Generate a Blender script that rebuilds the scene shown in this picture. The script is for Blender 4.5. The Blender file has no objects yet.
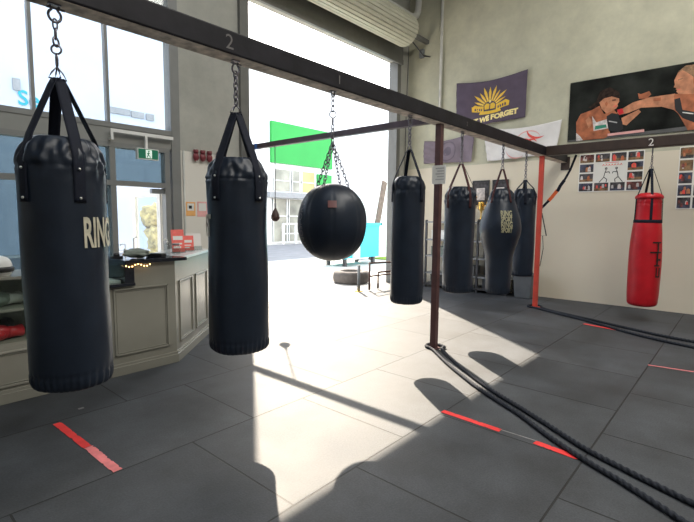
import bpy, bmesh, math, random
from mathutils import Vector, Matrix, noise
random.seed(7)
PI = math.pi
C = bpy.context.scene.collection
SC = bpy.context.scene

# ------------------------------------------------------------ camera
cam_d = bpy.data.cameras.new('camera'); cam = bpy.data.objects.new('camera', cam_d); C.objects.link(cam)
cam_d.sensor_fit = 'HORIZONTAL'; cam_d.sensor_width = 36.0; cam_d.lens = 455.305/694*36.0
cam_d.clip_start = 0.02; cam_d.clip_end = 300
yaw, pit, rol = 0.719911, -0.0957455, 0.00896470
f = Vector((math.cos(pit)*math.cos(yaw), math.cos(pit)*math.sin(yaw), math.sin(pit)))
r = Vector((math.sin(yaw), -math.cos(yaw), 0)); u = r.cross(f)
r2 = r*math.cos(rol)+u*math.sin(rol); u2 = -r*math.sin(rol)+u*math.cos(rol)
M = Matrix((r2, u2, -f)).transposed().to_4x4(); M.translation = (0, 0, 1.5)
cam.matrix_world = M
SC.camera = cam
# ------------------------------------------------------------ exposure
vs = SC.view_settings
vs.view_transform = 'Standard'; vs.look = 'None'; vs.gamma = 1.0; vs.use_curve_mapping = False
vs.exposure = 0.0
# ------------------------------------------------------------ sky, sun, added fill lights
W = bpy.data.worlds.new('sky'); SC.world = W; W.use_nodes = True
nt = W.node_tree; bg = nt.nodes['Background']
sky = nt.nodes.new('ShaderNodeTexSky'); sky.sky_type = 'NISHITA'; sky.sun_disc = False
sky.sun_elevation = math.radians(40.65); sky.sun_rotation = math.radians(36.5)
sky.air_density = 1.0; sky.dust_density = 3.0; sky.ozone_density = 1.0
mx = nt.nodes.new('ShaderNodeMix'); mx.data_type = 'RGBA'; mx.inputs[0].default_value = 0.55
nt.links.new(sky.outputs[0], mx.inputs[6]); mx.inputs[7].default_value = (8.0, 8.3, 8.6, 1)
nt.links.new(mx.outputs[2], bg.inputs[0]); bg.inputs[1].default_value = 0.60
sd = bpy.data.lights.new('sun', 'SUN'); so = bpy.data.objects.new('sun', sd); C.objects.link(so)
sd.energy = 16.5; sd.angle = math.radians(0.6); sd.color = (1.0, 0.87, 0.70)
el = math.radians(40.65); sdir = Vector((-0.595*math.cos(el), -0.804*math.cos(el), -math.sin(el)))
so.rotation_euler = sdir.to_track_quat('-Z', 'Y').to_euler(); so.location = (12, 16, 14)
def area(name, loc, sx, sy, power, col, rot=(0, 0, 0)):
    d = bpy.data.lights.new(name, 'AREA'); o = bpy.data.objects.new(name, d); C.objects.link(o)
    d.shape = 'RECTANGLE'; d.size = sx; d.size_y = sy; d.energy = power; d.color = col
    o.location = loc; o.rotation_euler = rot; return o
area('fill_light', (5.0, 0.0, 7.3), 6.0, 1.6, 300, (1.0, 0.97, 0.90))  # unseen area lamps added under the ceiling to brighten the interior
area('fill_light', (1.0, -2.5, 7.3), 6.0, 1.6, 330, (1.0, 0.97, 0.90))
area('fill_light', (1.0, 2.8, 7.3), 4.0, 1.2, 60, (0.80, 0.90, 1.0))

# ------------------------------------------------------------ materials
def mat(name, col, rough=0.6, metal=0.0, var=0.12, scale=6.0, bump=0.0, bscale=40.0, spec=0.5, coat=0.0, sheen=0.0):
    m = bpy.data.materials.new(name); m.use_nodes = True; t = m.node_tree; b = t.nodes['Principled BSDF']
    b.inputs['Roughness'].default_value = rough; b.inputs['Metallic'].default_value = metal
    b.inputs['Specular IOR Level'].default_value = spec; b.inputs['Coat Weight'].default_value = coat
    if sheen: b.inputs['Sheen Weight'].default_value = sheen
    tc = t.nodes.new('ShaderNodeTexCoord'); n = t.nodes.new('ShaderNodeTexNoise')
    n.inputs['Scale'].default_value = scale; n.inputs['Detail'].default_value = 5
    t.links.new(tc.outputs['Object'], n.inputs['Vector'])
    cr = t.nodes.new('ShaderNodeValToRGB'); e = cr.color_ramp.elements
    e[0].position = 0.3; e[1].position = 0.7
    e[0].color = (*[c*(1-var) for c in col], 1); e[1].color = (*[min(1, c*(1+var)) for c in col], 1)
    t.links.new(n.outputs['Fac'], cr.inputs[0]); t.links.new(cr.outputs[0], b.inputs['Base Color'])
    if bump:
        n2 = t.nodes.new('ShaderNodeTexNoise'); n2.inputs['Scale'].default_value = bscale; n2.inputs['Detail'].default_value = 4
        t.links.new(tc.outputs['Object'], n2.inputs['Vector'])
        bp = t.nodes.new('ShaderNodeBump'); bp.inputs['Strength'].default_value = bump; bp.inputs['Distance'].default_value = 0.01
        t.links.new(n2.outputs['Fac'], bp.inputs['Height']); t.links.new(bp.outputs[0], b.inputs['Normal'])
    return m
def emit(name, col, s):
    m = mat(name, col); b = m.node_tree.nodes['Principled BSDF']
    b.inputs['Emission Color'].default_value = (*col, 1); b.inputs['Emission Strength'].default_value = s; return m
def glass(name, tint, gloss=0.08):
    m = bpy.data.materials.new(name); m.use_nodes = True; t = m.node_tree
    for n in list(t.nodes):
        if n.type != 'OUTPUT_MATERIAL': t.nodes.remove(n)
    out = [n for n in t.nodes][0]
    tr = t.nodes.new('ShaderNodeBsdfTransparent'); tr.inputs[0].default_value = (*tint, 1)
    gl = t.nodes.new('ShaderNodeBsdfGlossy'); gl.inputs['Roughness'].default_value = 0.03
    ms = t.nodes.new('ShaderNodeMixShader'); lw = t.nodes.new('ShaderNodeLayerWeight'); pw = t.nodes.new('ShaderNodeMath'); pw.operation = 'POWER'; pw.inputs[1].default_value = 4; t.links.new(lw.outputs['Facing'], pw.inputs[0]); fr = t.nodes.new('ShaderNodeMath'); fr.operation = 'MULTIPLY_ADD'; fr.inputs[1].default_value = 0.55; fr.inputs[2].default_value = 0.03; t.links.new(pw.outputs[0], fr.inputs[0])
    t.links.new(fr.outputs[0], ms.inputs[0]); t.links.new(tr.outputs[0], ms.inputs[1]); t.links.new(gl.outputs[0], ms.inputs[2])
    t.links.new(ms.outputs[0], out.inputs[0]); return m

def wall_mat(name, upper, lower, zline, tilt=0.0):
    """bare panel above, painted below a real paint line at height zline"""
    m = mat(name, upper, 0.9, var=0.1, scale=1.2, bump=0.15, bscale=9)
    t = m.node_tree; b = t.nodes['Principled BSDF']; tc = [n for n in t.nodes if n.type == 'TEX_COORD'][0]
    src = b.inputs['Base Color'].links[0].from_socket
    n3 = t.nodes.new('ShaderNodeTexNoise'); n3.inputs['Scale'].default_value = 3.5; n3.inputs['Detail'].default_value = 8; n3.inputs['Roughness'].default_value = 0.7
    t.links.new(tc.outputs['Object'], n3.inputs['Vector'])
    r3 = t.nodes.new('ShaderNodeValToRGB'); r3.color_ramp.elements[0].position = 0.35; r3.color_ramp.elements[1].position = 0.75
    r3.color_ramp.elements[0].color = (0.87, 0.87, 0.87, 1); r3.color_ramp.elements[1].color = (1.08, 1.07, 1.05, 1)
    t.links.new(n3.outputs['Fac'], r3.inputs[0])
    mu = t.nodes.new('ShaderNodeMix'); mu.data_type = 'RGBA'; mu.blend_type = 'MULTIPLY'; mu.inputs[0].default_value = 1
    t.links.new(src, mu.inputs[6]); t.links.new(r3.outputs[0], mu.inputs[7])
    sx = t.nodes.new('ShaderNodeSeparateXYZ'); t.links.new(tc.outputs['Object'], sx.inputs[0])
    gt = t.nodes.new('ShaderNodeMath'); gt.operation = 'LESS_THAN'; gt.inputs[1].default_value = zline
    t.links.new(sx.outputs['Z'], gt.inputs[0])
    n4 = t.nodes.new('ShaderNodeTexNoise'); n4.inputs['Scale'].default_value = 1.6; n4.inputs['Detail'].default_value = 6
    t.links.new(tc.outputs['Object'], n4.inputs['Vector'])
    r4 = t.nodes.new('ShaderNodeValToRGB'); r4.color_ramp.elements[0].color = (*[c*0.93 for c in lower], 1); r4.color_ramp.elements[1].color = (*lower, 1)
    t.links.new(n4.outputs['Fac'], r4.inputs[0])
    mi = t.nodes.new('ShaderNodeMix'); mi.data_type = 'RGBA'
    t.links.new(gt.outputs[0], mi.inputs[0]); t.links.new(mu.outputs[2], mi.inputs[6]); t.links.new(r4.outputs[0], mi.inputs[7])
    t.links.new(mi.outputs[2], b.inputs['Base Color'])
    return m

def mats_floor():
    m = bpy.data.materials.new('rubber_mats'); m.use_nodes = True; t = m.node_tree; b = t.nodes['Principled BSDF']
    tc = t.nodes.new('ShaderNodeTexCoord'); mp = t.nodes.new('ShaderNodeMapping')
    mp.inputs['Location'].default_value = (0.49, -0.674/1.003, 0); mp.inputs['Scale'].default_value = (1.0, 1/1.003, 1)
    t.links.new(tc.outputs['Object'], mp.inputs['Vector'])
    bk = t.nodes.new('ShaderNodeTexBrick'); bk.offset = 0.5; bk.offset_frequency = 2; bk.squash = 1.0
    bk.inputs['Scale'].default_value = 1.0; bk.inputs['Brick Width'].default_value = 1.0; bk.inputs['Row Height'].default_value = 1.0
    bk.inputs['Mortar Size'].default_value = 0.0065; bk.inputs['Mortar Smooth'].default_value = 0.3; bk.inputs['Bias'].default_value = 0.0
    bk.inputs['Color1'].default_value = (0.042, 0.046, 0.053, 1); bk.inputs['Color2'].default_value = (0.054, 0.059, 0.067, 1)
    bk.inputs['Mortar'].default_value = (0.012, 0.012, 0.013, 1)
    t.links.new(mp.outputs[0], bk.inputs['Vector'])
    n = t.nodes.new('ShaderNodeTexNoise'); n.inputs['Scale'].default_value = 1.7; n.inputs['Detail'].default_value = 7; n.inputs['Roughness'].default_value = 0.65
    t.links.new(tc.outputs['Object'], n.inputs['Vector'])
    cr = t.nodes.new('ShaderNodeValToRGB'); cr.color_ramp.elements[0].position = 0.35; cr.color_ramp.elements[1].position = 0.72
    cr.color_ramp.elements[0].color = (0.66, 0.66, 0.66, 1); cr.color_ramp.elements[1].color = (1.55, 1.55, 1.55, 1)
    t.links.new(n.outputs['Fac'], cr.inputs[0])
    n2 = t.nodes.new('ShaderNodeTexNoise'); n2.inputs['Scale'].default_value = 90; n2.inputs['Detail'].default_value = 3
    t.links.new(tc.outputs['Object'], n2.inputs['Vector'])
    cr2 = t.nodes.new('ShaderNodeValToRGB'); cr2.color_ramp.elements[0].position = 0.35; cr2.color_ramp.elements[1].position = 0.7
    cr2.color_ramp.elements[0].color = (0.86, 0.86, 0.86, 1); cr2.color_ramp.elements[1].color = (1.2, 1.2, 1.2, 1)
    t.links.new(n2.outputs['Fac'], cr2.inputs[0])
    a = t.nodes.new('ShaderNodeMix'); a.data_type = 'RGBA'; a.blend_type = 'MULTIPLY'; a.inputs[0].default_value = 1
    t.links.new(bk.outputs['Color'], a.inputs[6]); t.links.new(cr.outputs[0], a.inputs[7])
    c = t.nodes.new('ShaderNodeMix'); c.data_type = 'RGBA'; c.blend_type = 'MULTIPLY'; c.inputs[0].default_value = 1
    t.links.new(a.outputs[2], c.inputs[6]); t.links.new(cr2.outputs[0], c.inputs[7])
    t.links.new(c.outputs[2], b.inputs['Base Color'])
    mr = t.nodes.new('ShaderNodeMapRange'); mr.inputs[3].default_value = 0.52; mr.inputs[4].default_value = 0.78
    t.links.new(n.outputs['Fac'], mr.inputs[0]); t.links.new(mr.outputs[0], b.inputs['Roughness'])
    b.inputs['Specular IOR Level'].default_value = 0.5
    bp = t.nodes.new('ShaderNodeBump'); bp.inputs['Strength'].default_value = 0.25; bp.inputs['Distance'].default_value = 0.004
    bp2 = t.nodes.new('ShaderNodeBump'); bp2.inputs['Strength'].default_value = 0.8; bp2.inputs['Distance'].default_value = 0.006; bp2.invert = True
    t.links.new(n2.outputs['Fac'], bp.inputs['Height']); t.links.new(bk.outputs['Fac'], bp2.inputs['Height'])
    t.links.new(bp.outputs[0], bp2.inputs['Normal']); t.links.new(bp2.outputs[0], b.inputs['Normal'])
    return m

K = {}
K['floor'] = mats_floor()
K['wall_right'] = wall_mat('panel_and_cream_paint', (0.56, 0.55, 0.43), (0.76, 0.69, 0.56), 2.62)
K['wall_front'] = wall_mat('concrete_and_cream_paint', (0.46, 0.46, 0.42), (0.80, 0.77, 0.70), 2.42)
K['wall_dark'] = mat('grey_block_wall', (0.32, 0.32, 0.30), 0.9)
K['ceiling'] = mat('roof_sheet', (0.30, 0.30, 0.30), 0.7)
K['frame'] = mat('grey_aluminium_frame', (0.23, 0.235, 0.23), 0.45, 0.1, 0.06)
K['framelight'] = mat('white_powdercoat_frame', (0.70, 0.71, 0.70), 0.4, 0.0, 0.04)
K['panelgrey'] = mat('grey_transom_panel', (0.27, 0.275, 0.26), 0.6, 0, 0.05)
K['glass_clear'] = glass('clear_window_glass', (0.92, 0.95, 0.97))
K['glass_tint'] = glass('blue_tinted_glass', (0.40, 0.46, 0.475))
K['glass_case'] = glass('display_case_glass', (0.90, 0.95, 0.93))
K['beam'] = mat('brown_black_painted_steel', (0.014, 0.013, 0.018), 0.5, 0.0, 0.35, 8, 0.1, 30, 0.25)
K['underside'] = mat('bounce_lit_underside', (0.52, 0.44, 0.37), 0.8, 0, 0.45, 14, 0.2, 40)  # pale tone stands in for light bounced up from the sunlit floor
K['rail'] = mat('grey_maroon_rail_paint', (0.075, 0.05, 0.065), 0.5, 0, 0.2, 8)
K['beamred'] = mat('dark_maroon_painted_steel', (0.10, 0.045, 0.045), 0.45, 0.1, 0.2, 8, 0.1, 30)
K['beambrown'] = mat('brown_painted_steel', (0.050, 0.032, 0.026), 0.5, 0.1, 0.2, 8, 0.1, 30)
K['redpost'] = mat('red_painted_steel', (0.62, 0.07, 0.045), 0.45, 0.0, 0.12, 8, 0.05)
K['vinyl'] = mat('black_vinyl', (0.014, 0.021, 0.036), 0.38, 0, 0.2, 5, 0.12, 16, 0.4)
K['web'] = mat('navy_black_webbing', (0.007, 0.010, 0.022), 0.75, 0, 0.15, 30, 0.25, 220, 0.3)
K['webred'] = mat('dark_red_webbing', (0.06, 0.02, 0.022), 0.75, 0, 0.15, 30, 0.25, 220, 0.3)
K['redvinyl'] = mat('red_vinyl', (0.55, 0.008, 0.018), 0.42, 0, 0.12, 5, 0.12, 16)
K['blackprint'] = mat('black_print', (0.02, 0.012, 0.012), 0.5)
K['print'] = mat('cream_print', (0.62, 0.58, 0.45), 0.6, 0, 0.2, 20)
K['faintprint'] = mat('worn_grey_print', (0.16, 0.15, 0.15), 0.6, 0, 0.4, 30)
K['chain'] = mat('steel_chain', (0.22, 0.21, 0.24), 0.35, 0.9, 0.15, 40)
K['rivet'] = mat('nickel_rivet', (0.75, 0.75, 0.72), 0.3, 0.8)
K['chalk'] = mat('chalk_marking', (0.16, 0.15, 0.15), 0.9)
K['chalkw'] = mat('white_chalk_marking', (0.75, 0.72, 0.68), 0.9)
K['tape'] = mat('red_floor_tape', (0.88, 0.05, 0.05), 0.5, 0, 0.1, 12)
K['tapepink'] = mat('worn_pink_floor_tape', (0.85, 0.24, 0.25), 0.5, 0, 0.2, 12)
K['tapegrey'] = mat('worn_tape_residue', (0.26, 0.25, 0.25), 0.7, 0, 0.2, 12)
K['rope'] = mat('navy_black_rope', (0.022, 0.026, 0.036), 0.8, 0, 0.3, 60, 0.3, 120, 0.3)
K['cabinet'] = mat('greige_cabinet_paint', (0.30, 0.29, 0.245), 0.25, 0, 0.05, 3)
K['slab'] = mat('black_stone_top', (0.02, 0.022, 0.03), 0.12, 0, 0.3, 30)
K['toplight'] = mat('reflection_pale_top', (0.72, 0.74, 0.75), 0.2, 0, 0.05)  # reflection on the dark slab put into the base colour
K['shutter'] = mat('cream_shutter_steel', (0.60, 0.59, 0.48), 0.42, 0.0, 0.06)
K['guide'] = mat('grey_shutter_guide', (0.17, 0.17, 0.16), 0.5, 0.1, 0.08)
K['pipe'] = mat('pale_pvc_pipe', (0.62, 0.62, 0.58), 0.4)
K['white'] = mat('white_plastic', (0.82, 0.82, 0.80), 0.4, 0, 0.03)
K['black'] = mat('black_plastic', (0.02, 0.02, 0.022), 0.4)
K['grey'] = mat('grey_plastic', (0.21, 0.225, 0.235), 0.5, 0, 0.08)
K['metal'] = mat('grey_steel', (0.26, 0.27, 0.28), 0.4, 0.6)
K['darkmetal'] = mat('dark_steel', (0.06, 0.06, 0.065), 0.5, 0.3)
K['gold'] = mat('gold_trophy_metal', (0.85, 0.55, 0.14), 0.25, 0.85, 0.1)
K['goldpaint'] = mat('gold_print', (0.86, 0.55, 0.06), 0.7, 0, 0.08, 20)
K['goldpale'] = mat('pale_gold_print', (0.95, 0.80, 0.36), 0.7, 0, 0.05, 20)
K['purple'] = mat('dusty_purple_cloth', (0.105, 0.080, 0.120), 0.85, 0, 0.1, 6, 0.1, 200)
K['mauve'] = mat('washed_mauve_cloth', (0.22, 0.18, 0.22), 0.85, 0, 0.1, 6, 0.1, 200)
K['mauvedark'] = mat('darker_mauve_print', (0.15, 0.125, 0.16), 0.85)
K['whitecloth'] = mat('white_cloth', (0.78, 0.76, 0.75), 0.85, 0, 0.05, 6, 0.1, 200)
K['redprint'] = mat('red_print', (0.80, 0.10, 0.08), 0.7)
K['pinkprint'] = mat('faded_pink_print', (0.80, 0.42, 0.40), 0.7)
K['skin'] = mat('printed_skin', (0.42, 0.13, 0.055), 0.6, 0, 0.4, 9)
K['skinl'] = mat('printed_light_skin', (0.55, 0.23, 0.12), 0.6, 0, 0.35, 9)
K['hairp'] = mat('printed_dark_hair', (0.028, 0.017, 0.013), 0.8, 0, 0.6, 22, 0, 40, 0.2)
K['hairb'] = mat('printed_fair_hair', (0.30, 0.17, 0.09), 0.7, 0, 0.4, 30)
K['posterbg'] = mat('printed_dark_arena', (0.016, 0.018, 0.016), 0.8, 0, 0.9, 2.2, 0, 40, 0.15)
K['postermat'] = mat('printed_grey_canvas', (0.10, 0.10, 0.10), 0.6, 0, 0.3, 3)
K['greenp'] = mat('printed_green', (0.03, 0.25, 0.16), 0.6)
K['paper'] = mat('white_paper', (0.80, 0.79, 0.75), 0.7, 0, 0.03)
K['papergrey'] = mat('grey_printed_paper', (0.50, 0.48, 0.48), 0.7, 0, 0.1)
K['ph_a'] = mat('photo_blue_scene', (0.05, 0.055, 0.09), 0.5, 0, 0.9, 14)
K['ph_b'] = mat('photo_red_scene', (0.16, 0.05, 0.045), 0.5, 0, 0.9, 14)
K['ph_c'] = mat('photo_dark_scene', (0.05, 0.045, 0.05), 0.5, 0, 0.9, 14)
K['ph_d'] = mat('photo_warm_scene', (0.20, 0.12, 0.06), 0.5, 0, 0.7, 14)
K['ph_e'] = mat('photo_highlight', (0.65, 0.60, 0.58), 0.5, 0, 0.3, 20)
K['orange'] = mat('orange_paper', (0.85, 0.45, 0.16), 0.6)
K['redpaper'] = mat('red_leaflet', (0.85, 0.15, 0.12), 0.5, 0, 0.1, 18)
K['bluepaper'] = mat('pale_blue_paper', (0.45, 0.62, 0.75), 0.6)
K['exitgreen'] = emit('exit_sign_green', (0.005, 0.17, 0.09), 0.15)
K['exitwhite'] = emit('exit_sign_white', (0.75, 0.9, 0.8), 0.45)
K['bulb'] = emit('warm_fairy_bulb', (1.0, 0.55, 0.2), 9)
K['concrete_out'] = mat('sunlit_concrete', (0.52, 0.51, 0.48), 0.85, 0, 0.08, 0.8)
K['asphalt'] = mat('grey_asphalt', (0.19, 0.195, 0.21), 0.9, 0, 0.15, 2)
K['render'] = mat('white_render', (0.82, 0.84, 0.86), 0.8, 0, 0.03, 1)
K['green'] = mat('bright_green_panel', (0.012, 0.30, 0.045), 0.5, 0, 0.05, 1)
K['winout'] = mat('pale_reflective_glazing', (0.30, 0.30, 0.25), 0.15, 0, 0.6, 0.7)
K['winout2'] = mat('amber_blind_glazing', (0.48, 0.37, 0.16), 0.3, 0, 0.2, 1)
K['greyout'] = mat('grey_cladding', (0.28, 0.29, 0.30), 0.6)
K['cyan'] = mat('cyan_painted_steel', (0.05, 0.52, 0.62), 0.45, 0, 0.06, 2)
K['cyansign'] = mat('cyan_sign_letters', (0.01, 0.34, 0.42), 0.5)
K['tyre'] = mat('dusty_tyre_rubber', (0.10, 0.09, 0.085), 0.85, 0, 0.2, 10, 0.2, 50)
K['brownsteel'] = mat('rusty_brown_steel', (0.09, 0.04, 0.03), 0.7, 0.1)
K['plank'] = mat('weathered_timber', (0.16, 0.12, 0.10), 0.8, 0, 0.3, 10)
K['foliage'] = mat('dry_golden_foliage', (0.55, 0.45, 0.19), 0.9, 0, 0.5, 9, 0.8, 12)
K['grass'] = mat('green_lawn', (0.20, 0.32, 0.03), 0.95, 0, 0.3, 6)
K['jar'] = glass('jar_glass', (0.85, 0.88, 0.88))
K['khaki'] = mat('grey_green_fabric', (0.22, 0.25, 0.22), 0.8, 0, 0.2, 15)
K['glovered'] = mat('red_glove_leather', (0.60, 0.02, 0.03), 0.35, 0, 0.1)
K['maroonglove'] = mat('maroon_glove_leather', (0.20, 0.035, 0.045), 0.4, 0, 0.15)
K['blue'] = mat('blue_label', (0.05, 0.16, 0.5), 0.5)
K['orangeweb'] = mat('orange_webbing', (0.75, 0.13, 0.03), 0.7)

# ------------------------------------------------------------ helpers
class MB:
    def __init__(s): s.bm = bmesh.new(); s.mats = []
    def mi(s, m):
        if m is None: return 0
        if m not in s.mats: s.mats.append(m)
        return s.mats.index(m)
    def box(s, x0, x1, y0, y1, z0, z1, m=None, M=None):
        i = s.mi(m); v = [s.bm.verts.new((x, y, z)) for x in (x0, x1) for y in (y0, y1) for z in (z0, z1)]
        if M: 
            for q in v: q.co = M @ q.co
        for a in ((0, 1, 3, 2), (4, 6, 7, 5), (0, 4, 5, 1), (2, 3, 7, 6), (0, 2, 6, 4), (1, 5, 7, 3)):
            f_ = s.bm.faces.new([v[k] for k in a]); f_.material_index = i
        return s
    def prism(s, pts, z0, z1, m=None):
        i = s.mi(m); n = len(pts)
        a = [s.bm.verts.new((x, y, z0)) for x, y in pts]; b = [s.bm.verts.new((x, y, z1)) for x, y in pts]
        fs = [s.bm.faces.new(a[::-1]), s.bm.faces.new(b)]
        for k in range(n): fs.append(s.bm.faces.new((a[k], a[(k+1) % n], b[(k+1) % n], b[k])))
        for f_ in fs: f_.material_index = i
        return s
    def tube(s, path, rad, n=10, m=None, closed=False, caps=True):
        i = s.mi(m); P = [Vector(p) for p in path]; rings = []; L = len(P); up = None
        for k, p in enumerate(P):
            if closed: t = (P[(k+1) % L]-P[k-1])
            else: t = P[min(k+1, L-1)]-P[max(k-1, 0)]
            t.normalize()
            if up is None: up = Vector((0, 0, 1)) if abs(t.z) < 0.9 else Vector((1, 0, 0))
            a = (up - t*up.dot(t)).normalized(); up = a; b = t.cross(a)
            rr = rad[k] if isinstance(rad, (list, tuple)) else rad
            rings.append([s.bm.verts.new(p+(a*math.cos(2*PI*j/n)+b*math.sin(2*PI*j/n))*rr) for j in range(n)])
        for k in range(L if closed else L-1):
            A, B = rings[k], rings[(k+1) % L]
            for j in range(n):
                f_ = s.bm.faces.new((A[j], A[(j+1) % n], B[(j+1) % n], B[j])); f_.material_index = i; f_.smooth = True
        if caps and not closed:
            for R_ in (rings[0][::-1], rings[-1]):
                f_ = s.bm.faces.new(R_); f_.material_index = i
        return s
    def lathe(s, prof, n=32, c=(0, 0, 0), axis='z', m=None, fn=None):
        i = s.mi(m); rings = []
        for k, (rr, z) in enumerate(prof):
            ring = []
            for j in range(n):
                a = 2*PI*j/n; q = fn(rr, z, a) if fn else rr
                p = Vector((q*math.cos(a), q*math.sin(a), z))
                if axis == 'x': p = Vector((p.z, p.x, p.y))
                if axis == 'y': p = Vector((p.x, p.z, p.y))
                ring.append(s.bm.verts.new(p+Vector(c)))
            rings.append(ring)
        for k in range(len(prof)-1):
            for j in range(n):
                f_ = s.bm.faces.new((rings[k][j], rings[k][(j+1) % n], rings[k+1][(j+1) % n], rings[k+1][j])); f_.material_index = i; f_.smooth = True
        for R_ in (rings[0][::-1], rings[-1]):
            f_ = s.bm.faces.new(R_); f_.material_index = i; f_.smooth = True
        return s
    def ball(s, c, rx, ry=None, rz=None, m=None, seg=16, bump=0, seed=0):
        ry = ry or rx; rz = rz or rx; i = s.mi(m)
        res = bmesh.ops.create_uvsphere(s.bm, u_segments=seg, v_segments=max(6, seg*2//3), radius=1)
        for v in res['verts']:
            k = 1 + (bump*noise.noise(v.co*2.3+Vector((seed, 0, 0))) if bump else 0)
            v.co = Vector((v.co.x*rx*k+c[0], v.co.y*ry*k+c[1], v.co.z*rz*k+c[2]))
        for v in res['verts']:
            for f_ in v.link_faces: f_.material_index = i; f_.smooth = True
        return s
    def poly(s, pts3, m=None):
        i = s.mi(m); f_ = s.bm.faces.new([s.bm.verts.new(p) for p in pts3]); f_.material_index = i; return f_
    def build(s, name, m=None, parent=None, bevel=0.0, world=False, thin=0.0):
        if not thin: bmesh.ops.recalc_face_normals(s.bm, faces=s.bm.faces[:])
        me = bpy.data.meshes.new(name); s.bm.to_mesh(me); s.bm.free()
        ms = s.mats or [m]
        for q in ms: me.materials.append(q)
        o = bpy.data.objects.new(name, me); C.objects.link(o)
        if parent: 
            o.parent = parent
            if world: o.matrix_parent_inverse = PINV(parent)
        if bevel:
            b = o.modifiers.new('bevel', 'BEVEL'); b.width = bevel; b.segments = 2; b.limit_method = 'ANGLE'
        if thin:
            b = o.modifiers.new('solid', 'SOLIDIFY'); b.thickness = thin; b.offset = 0
        return o
def PINV(p):
    return (Matrix.Translation(p.location) @ p.rotation_euler.to_matrix().to_4x4()).inverted()
def tag(o, label, cat, group=None):
    o['label'] = label; o['category'] = cat
    if group: o['group'] = group
    return o
def thing(name, label, cat, loc=(0, 0, 0), rz=0, group=None):
    o = bpy.data.objects.new(name, None); C.objects.link(o); o.empty_display_size = 0.1
    o.location = loc; o.rotation_euler = (0, 0, rz); return tag(o, label, cat, group)
def struct(o): o['kind'] = 'structure'; return o
def B(name, args, m, parent=None, bevel=0.0, world=False):
    return MB().box(*args).build(name, m, parent, bevel, world)
def text_faces(body, size, cuts=0.0, bold=0.0, shear=0.0, xs=1.0):
    """flat triangles of a word, centred on 0, in local 2D"""
    cu = bpy.data.curves.new('t', 'FONT'); cu.body = body; cu.size = size; cu.align_x = 'CENTER'; cu.align_y = 'CENTER'
    cu.offset = bold; cu.shear = shear; cu.resolution_u = 3
    o = bpy.data.objects.new('t', cu); C.objects.link(o)
    dg = bpy.context.evaluated_depsgraph_get(); dg.update()
    me = bpy.data.meshes.new_from_object(o.evaluated_get(dg))
    bm = bmesh.new(); bm.from_mesh(me)
    bpy.data.objects.remove(o); bpy.data.curves.remove(cu); bpy.data.meshes.remove(me)
    for v in bm.verts: v.co.x *= xs
    if cuts:
        xsv = [v.co.x for v in bm.verts]; x = min(xsv)
        while x < max(xsv):
            x += cuts
            bmesh.ops.bisect_plane(bm, geom=bm.verts[:]+bm.edges[:]+bm.faces[:], plane_co=(x, 0, 0), plane_no=(1, 0, 0))
    out = [[(v.co.x, v.co.y) for v in f_.verts] for f_ in bm.faces]
    bm.free(); return out
def add_text(mb, faces, fn, m=None):
    for fc in faces: mb.poly([fn(x, y) for x, y in fc], m)

# ============================================================ SETTING
YF = 6.1
fl_ = struct(B('floor', (-6, 9.05, -6, YF+0.18, -0.10, 0), K['floor']))
struct(B('ceiling', (-6, 9.25, -6, YF+0.18, 7.5, 7.6), K['ceiling']))
struct(B('wall_right', (9.05, 9.25, -6, YF+0.18, -0.1, 7.5), K['wall_right']))
struct(B('wall_left', (-6.2, -6, -6, YF+0.18, -0.1, 7.5), K['wall_dark']))
struct(B('wall_back', (-6.2, 9.25, -6.2, -6, -0.1, 7.5), K['wall_dark']))
wf = MB()
wf.box(-6, -1.6, YF, YF+0.18, 0, 7.5); wf.box(-1.6, 3.24, YF, YF+0.18, 4.7, 7.5)
wf.box(3.36, 4.40, YF, YF+0.18, 0, 4.94)
wf.box(3.24, 8.66, YF, YF+0.18, 4.94, 7.5); wf.box(8.66, 9.05, YF, YF+0.18, 0, 7.5)
wf.box(3.24, 3.36, YF, YF+0.18, 4.7, 4.94)
struct(wf.build('wall_front', K['wall_front']))
# ---- glazed shopfront
w = MB()
for x in (-1.54, -0.78, 0.02, 0.82, 1.61, 2.41): w.box(x-0.018+0.012, x+0.018+0.012, YF+0.02, YF+0.10, 2.67, 4.7)
w.box(-1.6, 3.24, YF+0.02, YF+0.12, 4.62, 4.7); w.box(-1.6, 3.24, YF-0.01, YF+0.12, 2.60, 2.665)
w.box(3.23, 3.36, YF-0.01, YF+0.16, 0, 4.7)
win1 = struct(w.build('window_1', K['frame']))
struct(B('window_pane', (-1.6, 3.23, YF+0.05, YF+0.06, 2.665, 4.65), K['glass_clear'], win1))
struct(B('transom_panel', (-1.6, 3.23, YF+0.0, YF+0.14, 2.42, 2.60), K['panelgrey'], win1))
w = MB()
for x in (-1.54, -0.5, 0.55, 2.44): w.box(x-0.035, x+0.035, YF+0.0, YF+0.12, 0.0, 2.42)
w.box(-1.6, 3.2, YF-0.005, YF+0.12, 2.36, 2.42); w.box(-1.6, 3.2, YF-0.005, YF+0.12, 1.88, 1.945)
w.box(-1.6, 2.47, YF-0.005, YF+0.12, 0, 0.12); w.box(3.13, 3.2, YF, YF+0.12, 0, 2.42)
win2 = struct(w.build('window_2', K['frame']))
struct(B('window_pane', (-1.6, 3.15, YF+0.05, YF+0.06, 1.945, 2.36), K['glass_tint'], win2))
struct(B('window_pane', (-1.6, 2.42, YF+0.05, YF+0.06, 0.12, 1.88), K['glass_tint'], win2))
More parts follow.
